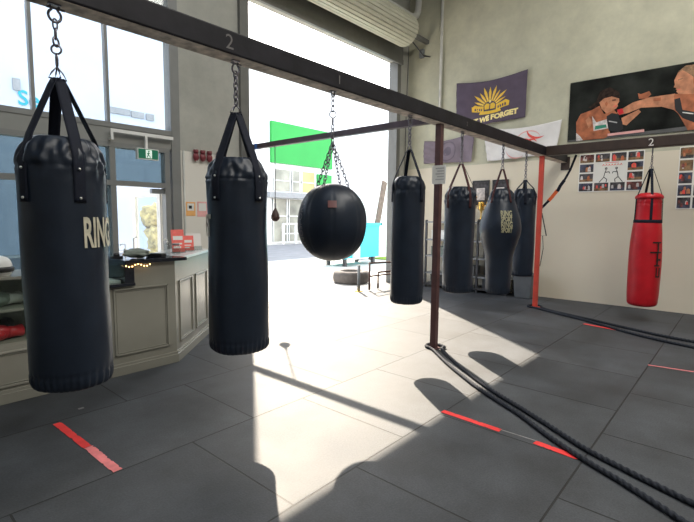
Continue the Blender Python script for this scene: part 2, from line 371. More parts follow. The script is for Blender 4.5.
# open glazed door leaf, swung out against the wall end
w = MB(); w.box(3.11, 3.155, 6.24, 6.34, 0.03, 1.87); w.box(3.11, 3.155, 7.02, 7.12, 0.03, 1.87)
w.box(3.11, 3.155, 6.34, 7.02, 1.77, 1.87); w.box(3.11, 3.155, 6.34, 7.02, 0.03, 0.62)
d1 = struct(w.build('door_1', K['framelight']))
struct(B('door_pane', (3.125, 3.14, 6.34, 7.02, 0.62, 1.77), K['glass_clear'], d1))
struct(MB().tube([(3.10, 6.98, 0.85), (3.05, 6.98, 0.87), (3.05, 6.98, 1.15), (3.10, 6.98, 1.17)], 0.012).build('door_handle', K['metal'], d1))
struct(MB().box(2.95, 3.13, YF+0.03, YF+0.09, 1.80, 1.865).build('door_closer', K['metal'], d1))
# ---- roller door in the big opening
w = MB(); w.box(4.36, 4.52, YF-0.06, YF+0.17, 0, 5.15); w.box(8.53, 8.66, YF-0.06, YF+0.17, 0, 5.15)
rd = struct(w.build('door_2', K['guide']))
prof = []
cy, cz, R0 = 5.62, 5.36, 0.295
def drum_fn(rr, z, a): 
    return rr + (0.016 if rr > 0.2 and (a/(2*PI)*26) % 1 < 0.78 else 0)
struct(MB().lathe([(0.05, 4.30), (R0, 4.30), (R0, 8.20), (0.05, 8.20)], n=208, c=(0, cy, cz), axis='x', fn=drum_fn).build('shutter_drum', K['shutter'], rd))
for pl in bpy.data.objects['shutter_drum'].data.polygons: pl.use_smooth = False
cu = MB()
cu.box(4.40, 8.62, 5.965, 6.0, 4.96, 5.62)
struct(cu.build('shutter_curtain', K['guide'], rd))
struct(B('bottom_bar', (4.40, 8.62, 5.955, 6.01, 4.855, 4.96), K['guide'], rd))
struct(MB().box(8.22, 8.26, 5.50, 5.74, 5.25, 5.48).box(8.26, 9.05, 5.58, 5.66, 5.33, 5.41).build('drum_bracket', K['guide'], rd))
struct(MB().tube([(8.45, 5.62, 5.22), (8.70, 5.5, 4.98), (8.98, 5.5, 5.02), (9.03, 5.72, 5.1)], 0.012).build('switch_cable', K['darkmetal'], rd))
struct(B('switch_box', (8.99, 9.05, 5.69, 5.79, 5.06, 5.24), K['grey'], rd))
struct(MB().tube([(8.86, 5.98, 5.3), (8.88, 6.02, 4.5), (8.90, 6.05, 3.6), (8.92, 6.07, 2.2)], 0.008).build('pull_cord', K['darkmetal'], rd))
# pipes
struct(MB().tube([(9.0, 5.236, 2.64), (9.0, 5.236, 7.45)], 0.032, 14).build('trim_1', K['pipe']))
pts = [(7.4, 5.75, 5.80), (8.5, 5.75, 5.80), (8.66, 5.75, 5.82), (8.78, 5.75, 5.89), (8.84, 5.75, 6.0), (8.86, 5.75, 6.2), (8.86, 5.75, 7.4)]
tag(MB().tube(pts, 0.07, 16).build('drain_pipe', K['pipe']), 'thick grey pipe elbow high in the corner above the roller shutter', 'pipe')
struct(MB().tube([(3.40, YF-0.02, 0.0), (3.40, YF-0.02, 2.42)], 0.014, 10).build('trim_2', K['pipe']))

# ---- outside
struct(B('ground', (-40, 60, YF+0.18, 12.2, -0.14, -0.02), K['concrete_out']))
struct(B('road', (-40, 60, 12.2, 19.2, -0.14, -0.03), K['asphalt']))
struct(B('footpath', (-40, 60, 19.2, 40, -0.14, -0.01), K['concrete_out']))
struct(B('sun_blocker', (-4, 5.05, YF+0.18, 9.3, 5.3, 5.42), K['panelgrey']))  # unseen slab added to keep direct sun out of the shopfront glazing
tag(B('lawn', (13.2, 24, 5.5, 10.35, -0.02, 0.02), K['grass']), 'green lawn beyond the forecourt', 'lawn')
bpy.data.objects['lawn']['kind'] = 'stuff'
bd = thing('commercial_building', 'white commercial building across the road with bright green panel', 'building', (17, 20, 0))
B('wall', (12.5, 40, 20, 32, 0, 9.5), K['render'], bd, world=True)
B('fascia_panel', (16.3, 21.15, 19.82, 20, 4.47, 6.7), K['green'], bd, world=True)
B('side_panel', (19.9, 21.15, 19.88, 20, 3.0, 4.1), K['green'], bd, world=True)
B('balcony', (15.9, 21.1, 19.5, 20, 2.55, 2.85), K['greyout'], bd, world=True)
for x0, x1, mm in ((16.5, 17.75, 'winout'), (17.85, 18.5, 'winout'), (18.6, 19.75, 'winout2')):
    wn = MB().box(x0, x1, 19.95, 20.02, 2.95, 4.15).build('window', K[mm], bd, 0, True)
    MB().box(x0, x0+.06, 19.92, 19.97, 2.95, 4.15).box(x1-.06, x1, 19.92, 19.97, 2.95, 4.15).box(x0, x1, 19.92, 19.97, 3.5, 3.55).build('window_frame', K['framelight'], wn)
    bpy.data.objects[wn.name].children[0].matrix_parent_inverse = Matrix.Identity(4)
for x0, x1 in ((16.45, 17.5), (17.6, 18.7), (18.8, 19.9), (20.0, 21.0)):
    wn = MB().box(x0, x1, 19.95, 20.02, 0.1, 2.5).build('window', K['winout'], bd, 0, True)
    MB().box(x0, x0+.06, 19.92, 19.97, 0.1, 2.5).box(x1-.06, x1, 19.92, 19.97, 0.1, 2.5).box(x0, x1, 19.92, 19.97, 1.5, 1.56).build('window_frame', K['framelight'], wn)
B('downpipe', (15.8, 16.2, 19.8, 20, 0, 4.4), K['framelight'], bd, world=True)
rl = MB()
for x in [16.3+0.9*k for k in range(9)]: rl.box(x-.06, x+.06, 18.85, 18.95, 0, 1.15)
rl.box(16.3, 23.6, 18.87, 18.93, 1.08, 1.16).box(16.3, 23.6, 18.87, 18.93, 0.55, 0.61)
tag(rl.build('railing', K['framelight']), 'white railing in front of the building across the road', 'railing')
bl = thing('office_building', 'pale office block seen through the upper windows with cyan lettering', 'building', (5, 20, 0))
K['render_blue'] = mat('pale_blue_render', (0.50, 0.56, 0.66), 0.8, 0, 0.03, 1)
B('wall', (-20, 12.4, 20.3, 32, 0, 9.5), K['render_blue'], bl, world=True)
for x0, x1, z0, z1 in ((4.75, 4.98, 5.98, 6.4), (8.0, 8.9, 5.75, 6.0), (8.95, 9.5, 5.72, 5.98), (9.6, 9.95, 5.7, 5.98)):
    B('window', (x0, x1, 20.24, 20.32, z0, z1), K['greyout'], bl, world=True)
t = MB(); add_text(t, text_faces('Se', 0.75, bold=0.012), lambda x, y: (x+5.22, 20.26, y+5.72)); t.build('sign_lettering', K['cyansign'], bl, 0, True)
# golden shrubs seen through the open door leaf
hd = thing('shrub', 'golden dry shrub outside, seen through the open glass door', 'shrub', (6.8, 13, 0))
sh = MB()
for k in range(26):
    sh.ball((6.42+random.random()*1.9, 12.7+random.random()*1.0, 0.15+random.random()*1.75*(0.75+0.25*math.sin(k))), 0.3+0.14*random.random(), bump=0.5, seed=k)
sh.build('foliage', K['foliage'], hd, 0, True)
MB().tube([(6.8, 13, 0), (6.85, 13, 0.8)], 0.06).build('trunk', K['plank'], hd, 0, True)
# boundary wall right of the opening and yard items
struct(B('wall_yard', (12.6, 26, 10.4, 10.7, 0, 4.2), K['render']))
sk = thing('skip_bin', 'cyan steel bin on short legs outside the opening', 'bin', (11, 9.5, 0))
w = MB(); w.prism([(10.3, 9.2), (12.1, 9.2), (12.1, 10.2), (10.3, 10.2)], 0.22, 1.30); w.build('tub', K['cyan'], sk, 0, True)
MB().box(10.24, 12.16, 9.12, 9.2, 1.24, 1.32).box(10.24, 12.16, 10.2, 10.28, 1.24, 1.32).box(10.24, 10.3, 9.12, 10.28, 1.24, 1.32).box(12.1, 12.16, 9.12, 10.28, 1.24, 1.32).build('rim', K['cyan'], sk, 0, True)
for x in (10.5, 11.9):
    for y in (9.3, 10.0): B('leg', (x-.05, x+.05, y-.05, y+.05, -0.02, 0.22), K['darkmetal'], sk, world=True)
B('white_band', (10.75, 11.0, 9.1, 9.2, 0.2, 0.85), K['white'], sk, world=True)
w = MB(); 
for a, b_ in (((12.22, 9.62, 0.05), (12.95, 9.64, 2.75)),):
    A = Vector(a); Bv = Vector(b_); d = (Bv-A); L = d.length; q = d.to_track_quat('Z', 'X').to_matrix().to_4x4(); q.translation = A
    w.prism([(-.12, -.03), (.12, -.03), (.12, .03), (-.12, .03)], 0, L)
    for v in w.bm.verts: v.co = q @ v.co
tag(w.build('timber_plank', K['plank']), 'weathered plank leaning up out of the cyan bin', 'plank')
w = MB(); ty = []
for k in range(15):
    a = 2*PI*k/14; 
w.lathe([(0.24, 0.02), (0.26, 0.0), (0.38, 0.0), (0.42, 0.05), (0.43, 0.14), (0.42, 0.23), (0.38, 0.28), (0.26, 0.28), (0.24, 0.26), (0.22, 0.20), (0.22, 0.08)], n=48, c=(8.02, 6.9, -0.02), fn=lambda rr, z, a: rr+(0.008 if rr > .41 and int(a*12) % 2 else 0))
tag(w.build('tyre', K['tyre']), 'dusty truck tyre lying flat outside the roller door', 'tyre')
w = MB(); w.tube([(7.15, 5.98, 0.0), (7.15, 5.98, 0.44)], 0.028, 12)
bo = thing('bollard', 'short slim post at the threshold beside the tyre', 'post', (7.05, 5.86, 0))
MB().tube([(0, 0, 0.012), (0, 0, 0.54)], 0.03, 12).build('pole', K['grey'], bo); B('base', (-.06, .06, -.06, .06, 0, .012), K['goldpaint'], bo)
w.bm.free()
hu = thing('steel_hurdle', 'low rusty brown steel frame behind the slim hanging bag', 'frame', (8.0, 5.7, 0))
for k, (x, z) in enumerate(((7.26, 0.57), (7.55, 0.36))):
    MB().tube([(x, 5.75, 0.02), (x, 5.75, z), (x+.85, 5.75, z-.03), (x+.85, 5.75, 0.02)], 0.022, 10).build('hoop', K['brownsteel'], hu, 0, True)
MB().tube([(7.26, 5.75, 0.30), (8.40, 5.75, 0.28)], 0.018, 10).build('rail', K['brownsteel'], hu, 0, True)

# ============================================================ BAG RIG
rig = thing('bag_rack', 'dark steel beam rig with posts carrying the hanging punching bags', 'rack', (4.47, 2.645, 0))
B('main_beam', (-3.0, 9.034, 2.57, 2.72, 2.537, 2.685), K['beam'], rig, 0.010, True)
u_ = B('beam_underside', (-2.99, 9.03, 2.578, 2.712, 2.534, 2.5375), K['underside'], rig, 0, True); u_['label'] = 'mottled underside of the beam, floor bounce painted in'
B('side_beam', (7.83, 7.98, -4.0, 2.568, 2.535, 2.685), K['beambrown'], rig, 0.012, True)
MB().box(4.462, 4.532, 2.72, 6.095, 2.545, 2.618).build('cross_rail', K['rail'], rig, 0, True)
B('post', (4.505, 4.575, 2.60, 2.67, 0.012, 2.533), K['beamred'], rig, 0.006, True)
rp = B('post', (7.84, 7.91, 2.60, 2.67, 0.012, 2.533), K['redpost'], rig, 0.006, True); rp['label'] = 'bright red post'
B('foot_plate', (4.485, 4.595, 2.58, 2.69, 0.0, 0.012), K['beamred'], rig, 0, True)
B('foot_plate', (7.81, 7.94, 2.57, 2.70, 0.0, 0.012), K['redpost'], rig, 0, True)
B('wall_plate', (9.035, 9.05, 2.53, 2.68, 2.40, 2.64), K['beambrown'], rig, 0, True)
MB().box(4.458, 4.536, 5.78, 5.84, 2.541, 2.622).build('strap_wrap', K['blue'], rig, 0, True)
for s_, x, sz, kk in (('2', 1.775, 0.13, 'chalk'), ('1', 2.82, 0.10, 'chalk'), ('2', 5.06, .07, 'chalk')):
    t = MB(); add_text(t, text_faces(s_, sz), lambda a, b_: (x+a, 2.5695, 2.605+b_)); t.build('painted_number', K[kk], rig, 0, True)
t = MB(); add_text(t, text_faces('2', 0.15), lambda a, b_: (7.8295, 1.12-a, 2.60+b_)); t.build('painted_number', K['chalkw'], rig, 0, True)
# paper notice on post
nb = thing('paper_notice', 'white paper notice taped to the maroon post', 'notice', (4.50, 2.60, 1.98))
B('sheet', (-0.004, -0.001, -0.08, 0.09, -0.105, 0.10), K['paper'], nb)
w = MB()
for k in range(5): w.box(-0.0065, -0.0045, -0.06, 0.045-0.02*(k % 2), 0.06-0.03*k, 0.072-0.03*k)
w.build('printed_lines', K['papergrey'], nb)

# ---- bags
def chaikin(p, n=2):
    for _ in range(n):
        q = [p[0]]
        for a, b_ in zip(p[:-1], p[1:]):
            q += [(a[0]*.75+b_[0]*.25, a[1]*.75+b_[1]*.25), (a[0]*.25+b_[0]*.75, a[1]*.25+b_[1]*.75)]
        p = q+[p[-1]]
    return p
def densify(p, step):
    q = [p[0]]
    for a, b_ in zip(p[:-1], p[1:]):
        n = max(1, int(math.hypot(a[0]-b_[0], a[1]-b_[1])/step))
        for k in range(1, n+1): q.append((a[0]+(b_[0]-a[0])*k/n, a[1]+(b_[1]-a[1])*k/n))
    return q
def radius_at(prof, z):
    best = 0
    for a, b_ in zip(prof[:-1], prof[1:]):
        if (a[1]-z)*(b_[1]-z) <= 0 and abs(a[1]-b_[1]) > 1e-6:
            k = (z-a[1])/(b_[1]-a[1]); best = max(best, a[0]+(b_[0]-a[0])*k)
    return best
def link_path(c, rl, rs, vertical, flip):
    pts = []
    for k in range(16):
        a = 2*PI*k/16; x = rs*math.cos(a); z = rl*math.sin(a)
        pts.append((c[0]+(x if flip else 0), c[1]+(0 if flip else x), c[2]+z))
    return pts
def chain_between(mb, A, Bp, link=0.034, wire=0.0038, wid=0.011):
    A = Vector(A); Bp = Vector(Bp); d = Bp-A; n = max(1, round(d.length/(link*0.78))); q = d.to_track_quat('Z', 'X').to_matrix()
    for k in range(n):
        c = A+d*((k+0.5)/n); pts = []
        for j in range(14):
            a = 2*PI*j/14; s = wid*math.cos(a); l = link*0.5*math.sin(a)
            v = Vector((s, 0, l)) if k % 2 else Vector((0, s, l)); pts.append(c+q@v)
        mb.tube(pts, wire, 6, closed=True)
def ring(mb, c, R_, wire, rz=0.0, sz=1.0, n=24):
    mb.tube([(c[0]+R_*math.cos(2*PI*k/n)*math.cos(rz), c[1]+R_*math.cos(2*PI*k/n)*math.sin(rz), c[2]+R_*sz*math.sin(2*PI*k/n)) for k in range(n)], wire, 8, closed=True)

def make_bag(name, label, cat, loc, prof, apex, beam_z, strap_w, strap_low, vin='vinyl', webm='web', rings=2, yaws=(45, 135, 225, 315), wr=1.0, seed=0, rivets=True, group=None, strap_top=0.03):
    """prof: (radius, z) in absolute z"""
    t = thing(name, label, cat, (loc[0], loc[1], 0), 0, group)
    P = densify(chaikin(prof, 3), 0.018); zt = max(p[1] for p in P); zb = min(p[1] for p in P)
    def fn(rr, z, a):
        wt = math.exp(-((z-(zt-0.10))/0.09)**2); wb = math.exp(-((z-(zb+0.04))/0.045)**2)
        d = Vector((math.cos(a)*1.6, math.sin(a)*1.6, z*2.2+seed*3.1))
        k = 0.012*noise.noise(d)*wr
        k += wt*wr*0.022*noise.noise(Vector((math.cos(a)*5, math.sin(a)*5, z*16+seed))) + wb*wr*0.007*math.sin(a*34+seed+2*math.sin(3*a))*min(1, rr/0.1)
        k -= 0.006*math.exp(-((z-(zt-0.145))/0.006)**2)
        k -= 0.005*math.exp(-((z-(zb+0.085))/0.006)**2)
        return max(0.002, rr+k*(1 if rr > 0.03 else 0))
    MB().lathe(P, n=112, fn=fn).build('body', K[vin], t)
    rtop = max(p[0] for p in P if p[1] > zt-0.3)
    for i_, yd in enumerate(yaws):
        a = math.radians(yd); zs = sorted([zt-0.012-(zt-0.012-strap_low)*k/10 for k in range(11)], reverse=True)
        path = [(0.018, apex), (0.035, apex-0.03)]
        rshoulder = radius_at(P, zt-0.05)
        path += [(radius_at(P, zt-0.05)*0.93, zt+0.0)]
        for z in (zt-0.05, zt-0.09, zt-0.14, (zt-0.14+strap_low)/2, strap_low): path.append((radius_at(P, z)+0.007, z))
        path = densify(path, 0.02)
        s = MB(); hw = strap_w/2; A_ = []; 
        ca, sa = math.cos(a), math.sin(a)
        for k, (rr, z) in enumerate(path):
            w_ = hw
            ang = math.asin(min(0.9, w_/max(rr, 0.05)))
            row = []
            for m_ in (-1, -0.5, 0, 0.5, 1):
                if z < zt-0.02 and rr > 0.08:   # wraps the shell
                    aa = a+ang*m_; row.append(Vector((rr*math.cos(aa), rr*math.sin(aa), z)))
                else:
                    row.append(Vector((rr*ca-w_*m_*sa, rr*sa+w_*m_*ca, z)))
            A_.append([s.bm.verts.new(v) for v in row])
        for q, w2 in zip(A_[:-1], A_[1:]):
            for j in range(4): s.bm.faces.new((q[j], q[j+1], w2[j+1], w2[j])).smooth = True
        s.build('strap', K[webm], t, thin=0.004)
        if rivets:
            for z in (strap_low+0.02, strap_low+0.16):
                rr = radius_at(P, z)+0.011; MB().ball((rr*ca, rr*sa, z), 0.007, seg=8).build('rivet', K['rivet'], t)
    rg = MB(); wd = max(0.03, strap_w*0.75)
    rg.tube([(-wd, 0, apex), (wd, 0, apex), (wd*0.6, 0, apex+0.03), (0, 0, apex+0.06), (-wd*0.6, 0, apex+0.03)], 0.004, 8, closed=True)
    rg.tube([(0, -wd, apex), (0, wd, apex), (0, wd*0.6, apex+0.03), (0, 0, apex+0.06), (0, -wd*0.6, apex+0.03)], 0.004, 8, closed=True)
    rg.build('triangle_ring', K['chain'], t)
    ch = MB(); top = beam_z-0.075
    if rings:
        z = apex+0.055; span = top-z
        chain_between(ch, (0, 0, z), (0, 0, z+span*0.30), link=span*0.30*0.95, wid=0.012, wire=0.0045)
        R_ = span*0.085
        for k in range(2): ring(ch, (0, 0, z+span*(0.38+0.155*k)), R_*1.1, 0.005, rz=0.7 if k else -0.5)
        chain_between(ch, (0, 0, z+span*0.60), (0, 0, top), link=span*0.24, wid=0.010, wire=0.0045)
    else: chain_between(ch, (0, 0, apex+0.055), (0, 0, top), link=0.05, wid=0.015, wire=0.0058)
    ch.build('chain', K['chain'], t)
    sk_ = MB()
    pts = []
    for k in range(13):
        a = math.radians(-50+280*k/12); pts.append((0.030*math.cos(a-PI/2+0), 0, top+0.012+0.030*math.sin(a-PI/2)))
    pts = [(0.028*math.sin(math.radians(g)), 0, top+0.018-0.030*math.cos(math.radians(g))) for g in range(-150, 151, 20)]
    sk_.tube([(-0.02, 0, beam_z-0.012)]+pts+[(0.02, 0, beam_z-0.012)], 0.0065, 8)
    sk_.tube([(-0.035, 0, beam_z-0.022), (0.045, 0, beam_z-0.022)], 0.006, 8)
    sk_.box(-0.028, 0.028, -0.012, 0.012, beam_z-0.008, beam_z)
    sk_.build('shackle', K['chain'], t)
    return t, P
def wrap_text(t, P, body, size, zc, yaw_c, m, vertical=False, bold=0.0, xs=1.0, off=0.008):
    fs = text_faces(body, size, cuts=0.012, bold=bold, xs=xs); s = MB()
    def fn(x, y):
        if vertical: x, y = -y, x; y = y
        z = zc+y; rr = radius_at(P, z)+off; a = math.radians(yaw_c)+x/rr
        return (rr*math.cos(a), rr*math.sin(a), z)
    def fv(x, y):
        # reads bottom-to-top
        z = zc+x; rr = radius_at(P, z)+off; a = math.radians(yaw_c)-y/rr
        return (rr*math.cos(a), rr*math.sin(a), z)
    add_text(s, fs, fv if vertical else fn)
    return s.build('lettering', K[m], t)
def bagprof(R_, zb, zt, sh=0.10, taper=0.97):
    return [(0.004, zb+0.012), (R_*0.7, zb), (R_*0.93, zb+0.012), (R_*0.985, zb+0.07), (R_*1.0, zb+0.2), (R_*0.985, (zb+zt)/2), (R_*0.98, zt-0.30), (R_*0.985, zt-0.18), (R_*taper, zt-sh), (R_*0.80, zt-0.03), (R_*0.62, zt), (0.004, zt-0.02)]
BZ = 2.535; BY = 2.645
def face_yaw(x, y): return math.degrees(math.atan2(-y, -x))
fy = face_yaw(0.80, BY)
b1, P1 = make_bag('heavy_bag', 'big black heavy bag nearest on the left with cream RING lettering', 'punching bag', (0.81, BY), bagprof(0.197, 0.607, 1.888), 2.175, BZ, 0.054, 1.56, yaws=(fy+20, fy-54, fy+105, fy+192), seed=1)
wrap_text(b1, P1, 'RINGSPORT', 0.205, 1.405, fy+84, 'print', bold=0.006, xs=0.40)
fy = face_yaw(1.857, BY)
b2, P2 = make_bag('heavy_bag', 'black heavy bag hanging second from left beside the counter end', 'punching bag', (1.870, BY), bagprof(0.206, 0.565, 1.895, 0.12), 2.19, BZ, 0.064, 1.60, yaws=(fy+42, fy-42, fy+138, fy-138), seed=4, rings=0)
wrap_text(b2, P2, 'RINGSPORT', 0.20, 1.43, fy-114, 'print', bold=0.006, xs=0.40)
fy = face_yaw(3.966, BY)
b4, P4 = make_bag('heavy_bag', 'slim black hanging bag in front of the bright opening beside the maroon post', 'punching bag', (3.965, BY), bagprof(0.172, 0.610, 1.925, 0.07), 2.19, BZ, 0.035, 1.66, yaws=(fy+50, fy-70, fy+125, fy-165), seed=8, rings=0, rivets=False, wr=0.6)
fy = face_yaw(5.09, BY)
b5, P5 = make_bag('heavy_bag', 'wide black wrinkled bag just right of the maroon post', 'punching bag', (5.09, BY), bagprof(0.186, 0.59, 1.885, 0.10), 2.15, BZ, 0.035, 1.62, yaws=(fy+38, fy-50, fy+90, fy-120), seed=12, rings=0, rivets=False, webm='webred', wr=1.3)
pr6 = [(0.004, 0.43), (0.12, 0.42), (0.165, 0.44), (0.178, 0.53), (0.183, 0.72), (0.186, 0.90), (0.205, 1.04), (0.255, 1.18), (0.292, 1.32), (0.280, 1.45), (0.235, 1.60), (0.185, 1.75), (0.155, 1.88), (0.10, 1.925), (0.004, 1.91)]
fy = face_yaw(6.355, BY)
b6, P6 = make_bag('uppercut_bag', 'black bulging uppercut bag with cream logo patch', 'punching bag', (6.31, BY), pr6, 2.19, BZ, 0.03, 1.72, yaws=(fy+40, fy-40, fy+140, fy-140), seed=15, rings=0, rivets=False, webm='webred', wr=0.8)
K['dimprint'] = mat('dull_cream_print', (0.34, 0.32, 0.20), 0.6, 0, 0.3, 30)
for body, z_, sz in (('RING', 1.625, 0.095), ('SPORT', 1.55, 0.075), ('RING', 1.475, 0.095), ('SPORT', 1.40, 0.075)):
    wrap_text(b6, P6, body, sz*1.15, z_-0.06, fy+18, 'dimprint', bold=0.004, xs=0.62 if body == 'RING' else 0.58)
fy = face_yaw(7.235, BY)
b7, P7 = make_bag('heavy_bag', 'black hanging bag partly hidden behind the bulging one, beside the red post', 'punching bag', (7.20, BY), bagprof(0.175, 0.60, 1.97, 0.08), 2.10, BZ, 0.035, 1.72, yaws=(fy+60, fy-50, fy+5, fy-170), seed=19, rings=0, rivets=False, wr=1.0)
# red bag
prr = [(0.004, 0.235), (0.13, 0.23), (0.185, 0.255), (0.200, 0.35), (0.208, 0.60), (0.205, 0.95), (0.195, 1.25), (0.178, 1.45), (0.165, 1.50), (0.163, 1.70), (0.160, 1.82), (0.150, 1.85), (0.11, 1.885), (0.004, 1.87)]
fy = face_yaw(7.90, 1.12)
br, PR = make_bag('heavy_bag', 'red hanging bag in front of the cream wall', 'punching bag', (7.905, 1.105), prr, 2.235, BZ, 0.034, 1.50, vin='redvinyl', webm='web', yaws=(fy+12, fy+80, fy-70, fy-160), seed=22, rings=1, rivets=False, wr=0.5)
MB().lathe([(0.172, 1.455), (0.180, 1.46), (0.177, 1.50), (0.170, 1.505)], n=48).build('band', K['web'], br)
cp = MB().lathe([(0.155, 1.80), (0.176, 1.81), (0.172, 1.845), (0.14, 1.875), (0.1, 1.89)], n=48, fn=lambda rr, z, a: rr+0.004*math.sin(a*17)).build('top_flap', K['redvinyl'], br)
s = MB()
def gl(x0, x1, z0, z1):
    n = 4; pts = []
    for k in range(n+1): pts.append((x0+(x1-x0)*k/n, z0))
    for k in range(n+1): pts.append((x1+(x0-x1)*k/n, z1))
    out = []
    for x, z in pts:
        rr = radius_at(PR, z)+0.009; a = math.radians(fy+40)+x/rr; out.append((rr*math.cos(a), rr*math.sin(a), z))
    s.poly(out)
for q in ((-0.06, 0.08, 1.17, 1.19), (0.01, 0.035, 1.05, 1.17), (-0.09, 0.08, 1.03, 1.05), (0.0, 0.03, 0.86, 1.03), (0.03, 0.08, 0.92, 0.95), (-0.03, 0.06, 0.84, 0.86), (0.0, 0.075, 0.68, 0.70), (0.0, 0.02, 0.70, 0.82), (0.05, 0.075, 0.70, 0.82)): gl(*q)
s.build('lettering', K['blackprint'], br)

# wrecking ball
bx_, bz_ = 2.822, 1.455
wb = thing('wrecking_ball_bag', 'round black wrecking ball bag hung on four chains', 'punching bag', (bx_, BY, 0))
PB = []
for k in range(33):
    a = -PI/2+PI*k/32; PB.append((max(0.004, 0.296*math.cos(a)**0.9 if math.cos(a) > 0 else 0.004), bz_+0.325*math.sin(a)))
def fnb(rr, z, a):
    seam = abs(((a/(2*PI)*8) % 1)-0.5)*2
    return max(0.003, rr*(1-0.014*(seam > 0.93))+0.01*noise.noise(Vector((math.cos(a)*2, math.sin(a)*2, z*4)))*min(1, rr*10))
MB().lathe(PB, n=128, fn=fnb).build('body', K['vinyl'], wb)
for g in (15, 105, 195, 285):
    a = math.radians(g); c = MB(); chain_between(c, (0.155*math.cos(a), 0.155*math.sin(a), bz_+0.285), (0, 0, 2.12), 0.042, 0.004, 0.012); c.build('chain', K['chain'], wb)
c = MB(); chain_between(c, (0, 0, 2.12), (0, 0, 2.26), 0.05, .0045, .014); ring(c, (0, 0, 2.29), 0.028, 0.005, 0.6); ring(c, (0, 0, 2.345), 0.028, 0.005, -0.6)
chain_between(c, (0, 0, 2.37), (0, 0, 2.50), 0.055, .0045, .014); c.build('chain', K['chain'], wb)
MB().box(-.03, .03, -.012, .012, 2.525, 2.535).tube([(-.02, 0, 2.528), (-.02, 0, 2.50), (0, 0, 2.485), (.02, 0, 2.50), (.02, 0, 2.528)], 0.006, 8).build('shackle', K['chain'], wb)
fy = face_yaw(bx_, BY)
wrap_text(wb, PB, 'RINGSPORT', 0.085, 1.42, fy-58, 'faintprint', vertical=True, xs=0.9, off=0.010)
s = MB()
def pf(x, y): rr = radius_at(PB, 1.60+y)+0.008; a = math.radians(fy+0)+x/rr; return (rr*math.cos(a), rr*math.sin(a), 1.60+y)
for k in range(4): s.poly([pf(-0.035+0.0175*k, -0.025), pf(-0.0175+0.0175*k, -0.025), pf(-0.0175+0.0175*k, 0.03), pf(-0.035+0.0175*k, 0.03)])
s.build('label_patch', mat('faded_maroon_patch', (0.14, 0.05, 0.05), 0.5), wb)

# speed ball on cord from the cross rail
sp = thing('speed_ball', 'small brown speed ball on a cord from the cross rail', 'speed ball', (4.50, 5.40, 0))
MB().lathe(chaikin([(0.004, 1.425), (0.03, 1.43), (0.062, 1.46), (0.068, 1.50), (0.048, 1.56), (0.022, 1.61), (0.012, 1.63), (0.004, 1.63)], 2), n=32).build('bladder', mat('brown_leather', (0.06, 0.03, 0.025), 0.5), sp)
MB().tube([(0, 0, 1.63), (0, 0, 1.70)], 0.012, 8).build('swivel', K['chain'], sp)
MB().tube([(0, 0, 1.70), (0, 0, 2.543)], 0.006, 8).build('cord', K['darkmetal'], sp)

# ============================================================ RECEPTION COUNTER
ct = thing('reception_counter', 'greige panelled reception counter with angled end and dark top', 'counter', (2.0, 4.6, 0))
poly_hi = [(1.89, 4.34), (2.30, 4.34), (3.22, 5.20), (3.0, 5.62), (2.08, 4.86), (1.89, 4.86)]
w = MB(); w.prism(poly_hi, 0, 1.045); w.build('carcass', K['cabinet'], ct, 0, True)
w = MB(); w.prism([(1.60, 4.34), (1.89, 4.34), (1.89, 4.9), (1.60, 4.9)], 0, 0.838); w.build('low_carcass', K['cabinet'], ct, 0.0, True)
w = MB(); w.prism([(1.80, 4.31), (2.42, 4.31), (2.42, 4.44), (2.30, 4.90), (1.80, 4.90)], 1.047, 1.08); w.build('worktop', K['slab'], ct, 0.004, True)
w = MB(); w.prism([(2.44, 4.43), (3.26, 5.20), (3.03, 5.68), (2.31, 4.94)], 1.047, 1.078); q = w.build('angled_top', K['toplight'], ct, 0.004, True); q['label'] = 'glossy top on the angled end, pale reflection painted in'
B('low_worktop', (1.602, 1.888, 4.31, 4.9, 0.840, 0.868), K['slab'], ct, 0.003, True)
B('end_upstand', (1.80, 1.888, 4.33, 4.9, 0.868, 1.046), K['slab'], ct, 0, True)
def panel(mb, A, Bp, z0, z1, nrm):
    """raised bead frame with inset on a vertical face from A to B"""
    A = Vector((A[0], A[1], 0)); Bp = Vector((Bp[0], Bp[1], 0)); t = (Bp-A).normalized(); L = (Bp-A).length; n = Vector((nrm[0], nrm[1], 0))
    Mx = Matrix((t, n, Vector((0, 0, 1)))).transposed().to_4x4(); Mx.translation = A
    for ins, wd, th in ((0.0, 0.018, 0.014), (0.024, 0.008, 0.007)):
        a, b_, c_, d_ = ins, L-ins, z0+ins, z1-ins
        mb.box(a, b_, 0, th, c_, c_+wd, M=Mx).box(a, b_, 0, th, d_-wd, d_, M=Mx).box(a, a+wd, 0, th, c_, d_, M=Mx).box(b_-wd, b_, 0, th, c_, d_, M=Mx)
w = MB(); panel(w, (1.69, 4.34), (2.22, 4.34), 0.185, 0.822, (0, -1)) 
w.build('panel_moulding', K['cabinet'], ct, 0.003, True)
dn = Vector((0.86, -0.92)).normalized(); dt = Vector((0.92, 0.86)).normalized()
for a, b_ in ((0.10, 0.54), (0.66, 1.14)):
    w = MB(); panel(w, Vector((2.30, 4.34))+dt*a, Vector((2.30, 4.34))+dt*b_, 0.185, 0.83, (dt.y, -dt.x)); w.build('panel_moulding', K['cabinet'], ct, 0.003, True)
w = MB()
for th, z1 in ((0.022, 0.085), (0.012, 0.11)):
    w.box(1.602, 2.30+th*0.4, 4.34-th, 4.34, 0, z1)
    Mx = Matrix((Vector((dt.x, dt.y, 0)), Vector((dt.y, -dt.x, 0)), Vector((0, 0, 1)))).transposed().to_4x4(); Mx.translation = (2.30, 4.34, 0)
    w.box(-th*0.4, 1.26, 0, th, 0, z1, M=Mx)
w.build('skirting', K['cabinet'], ct, 0.003, True)
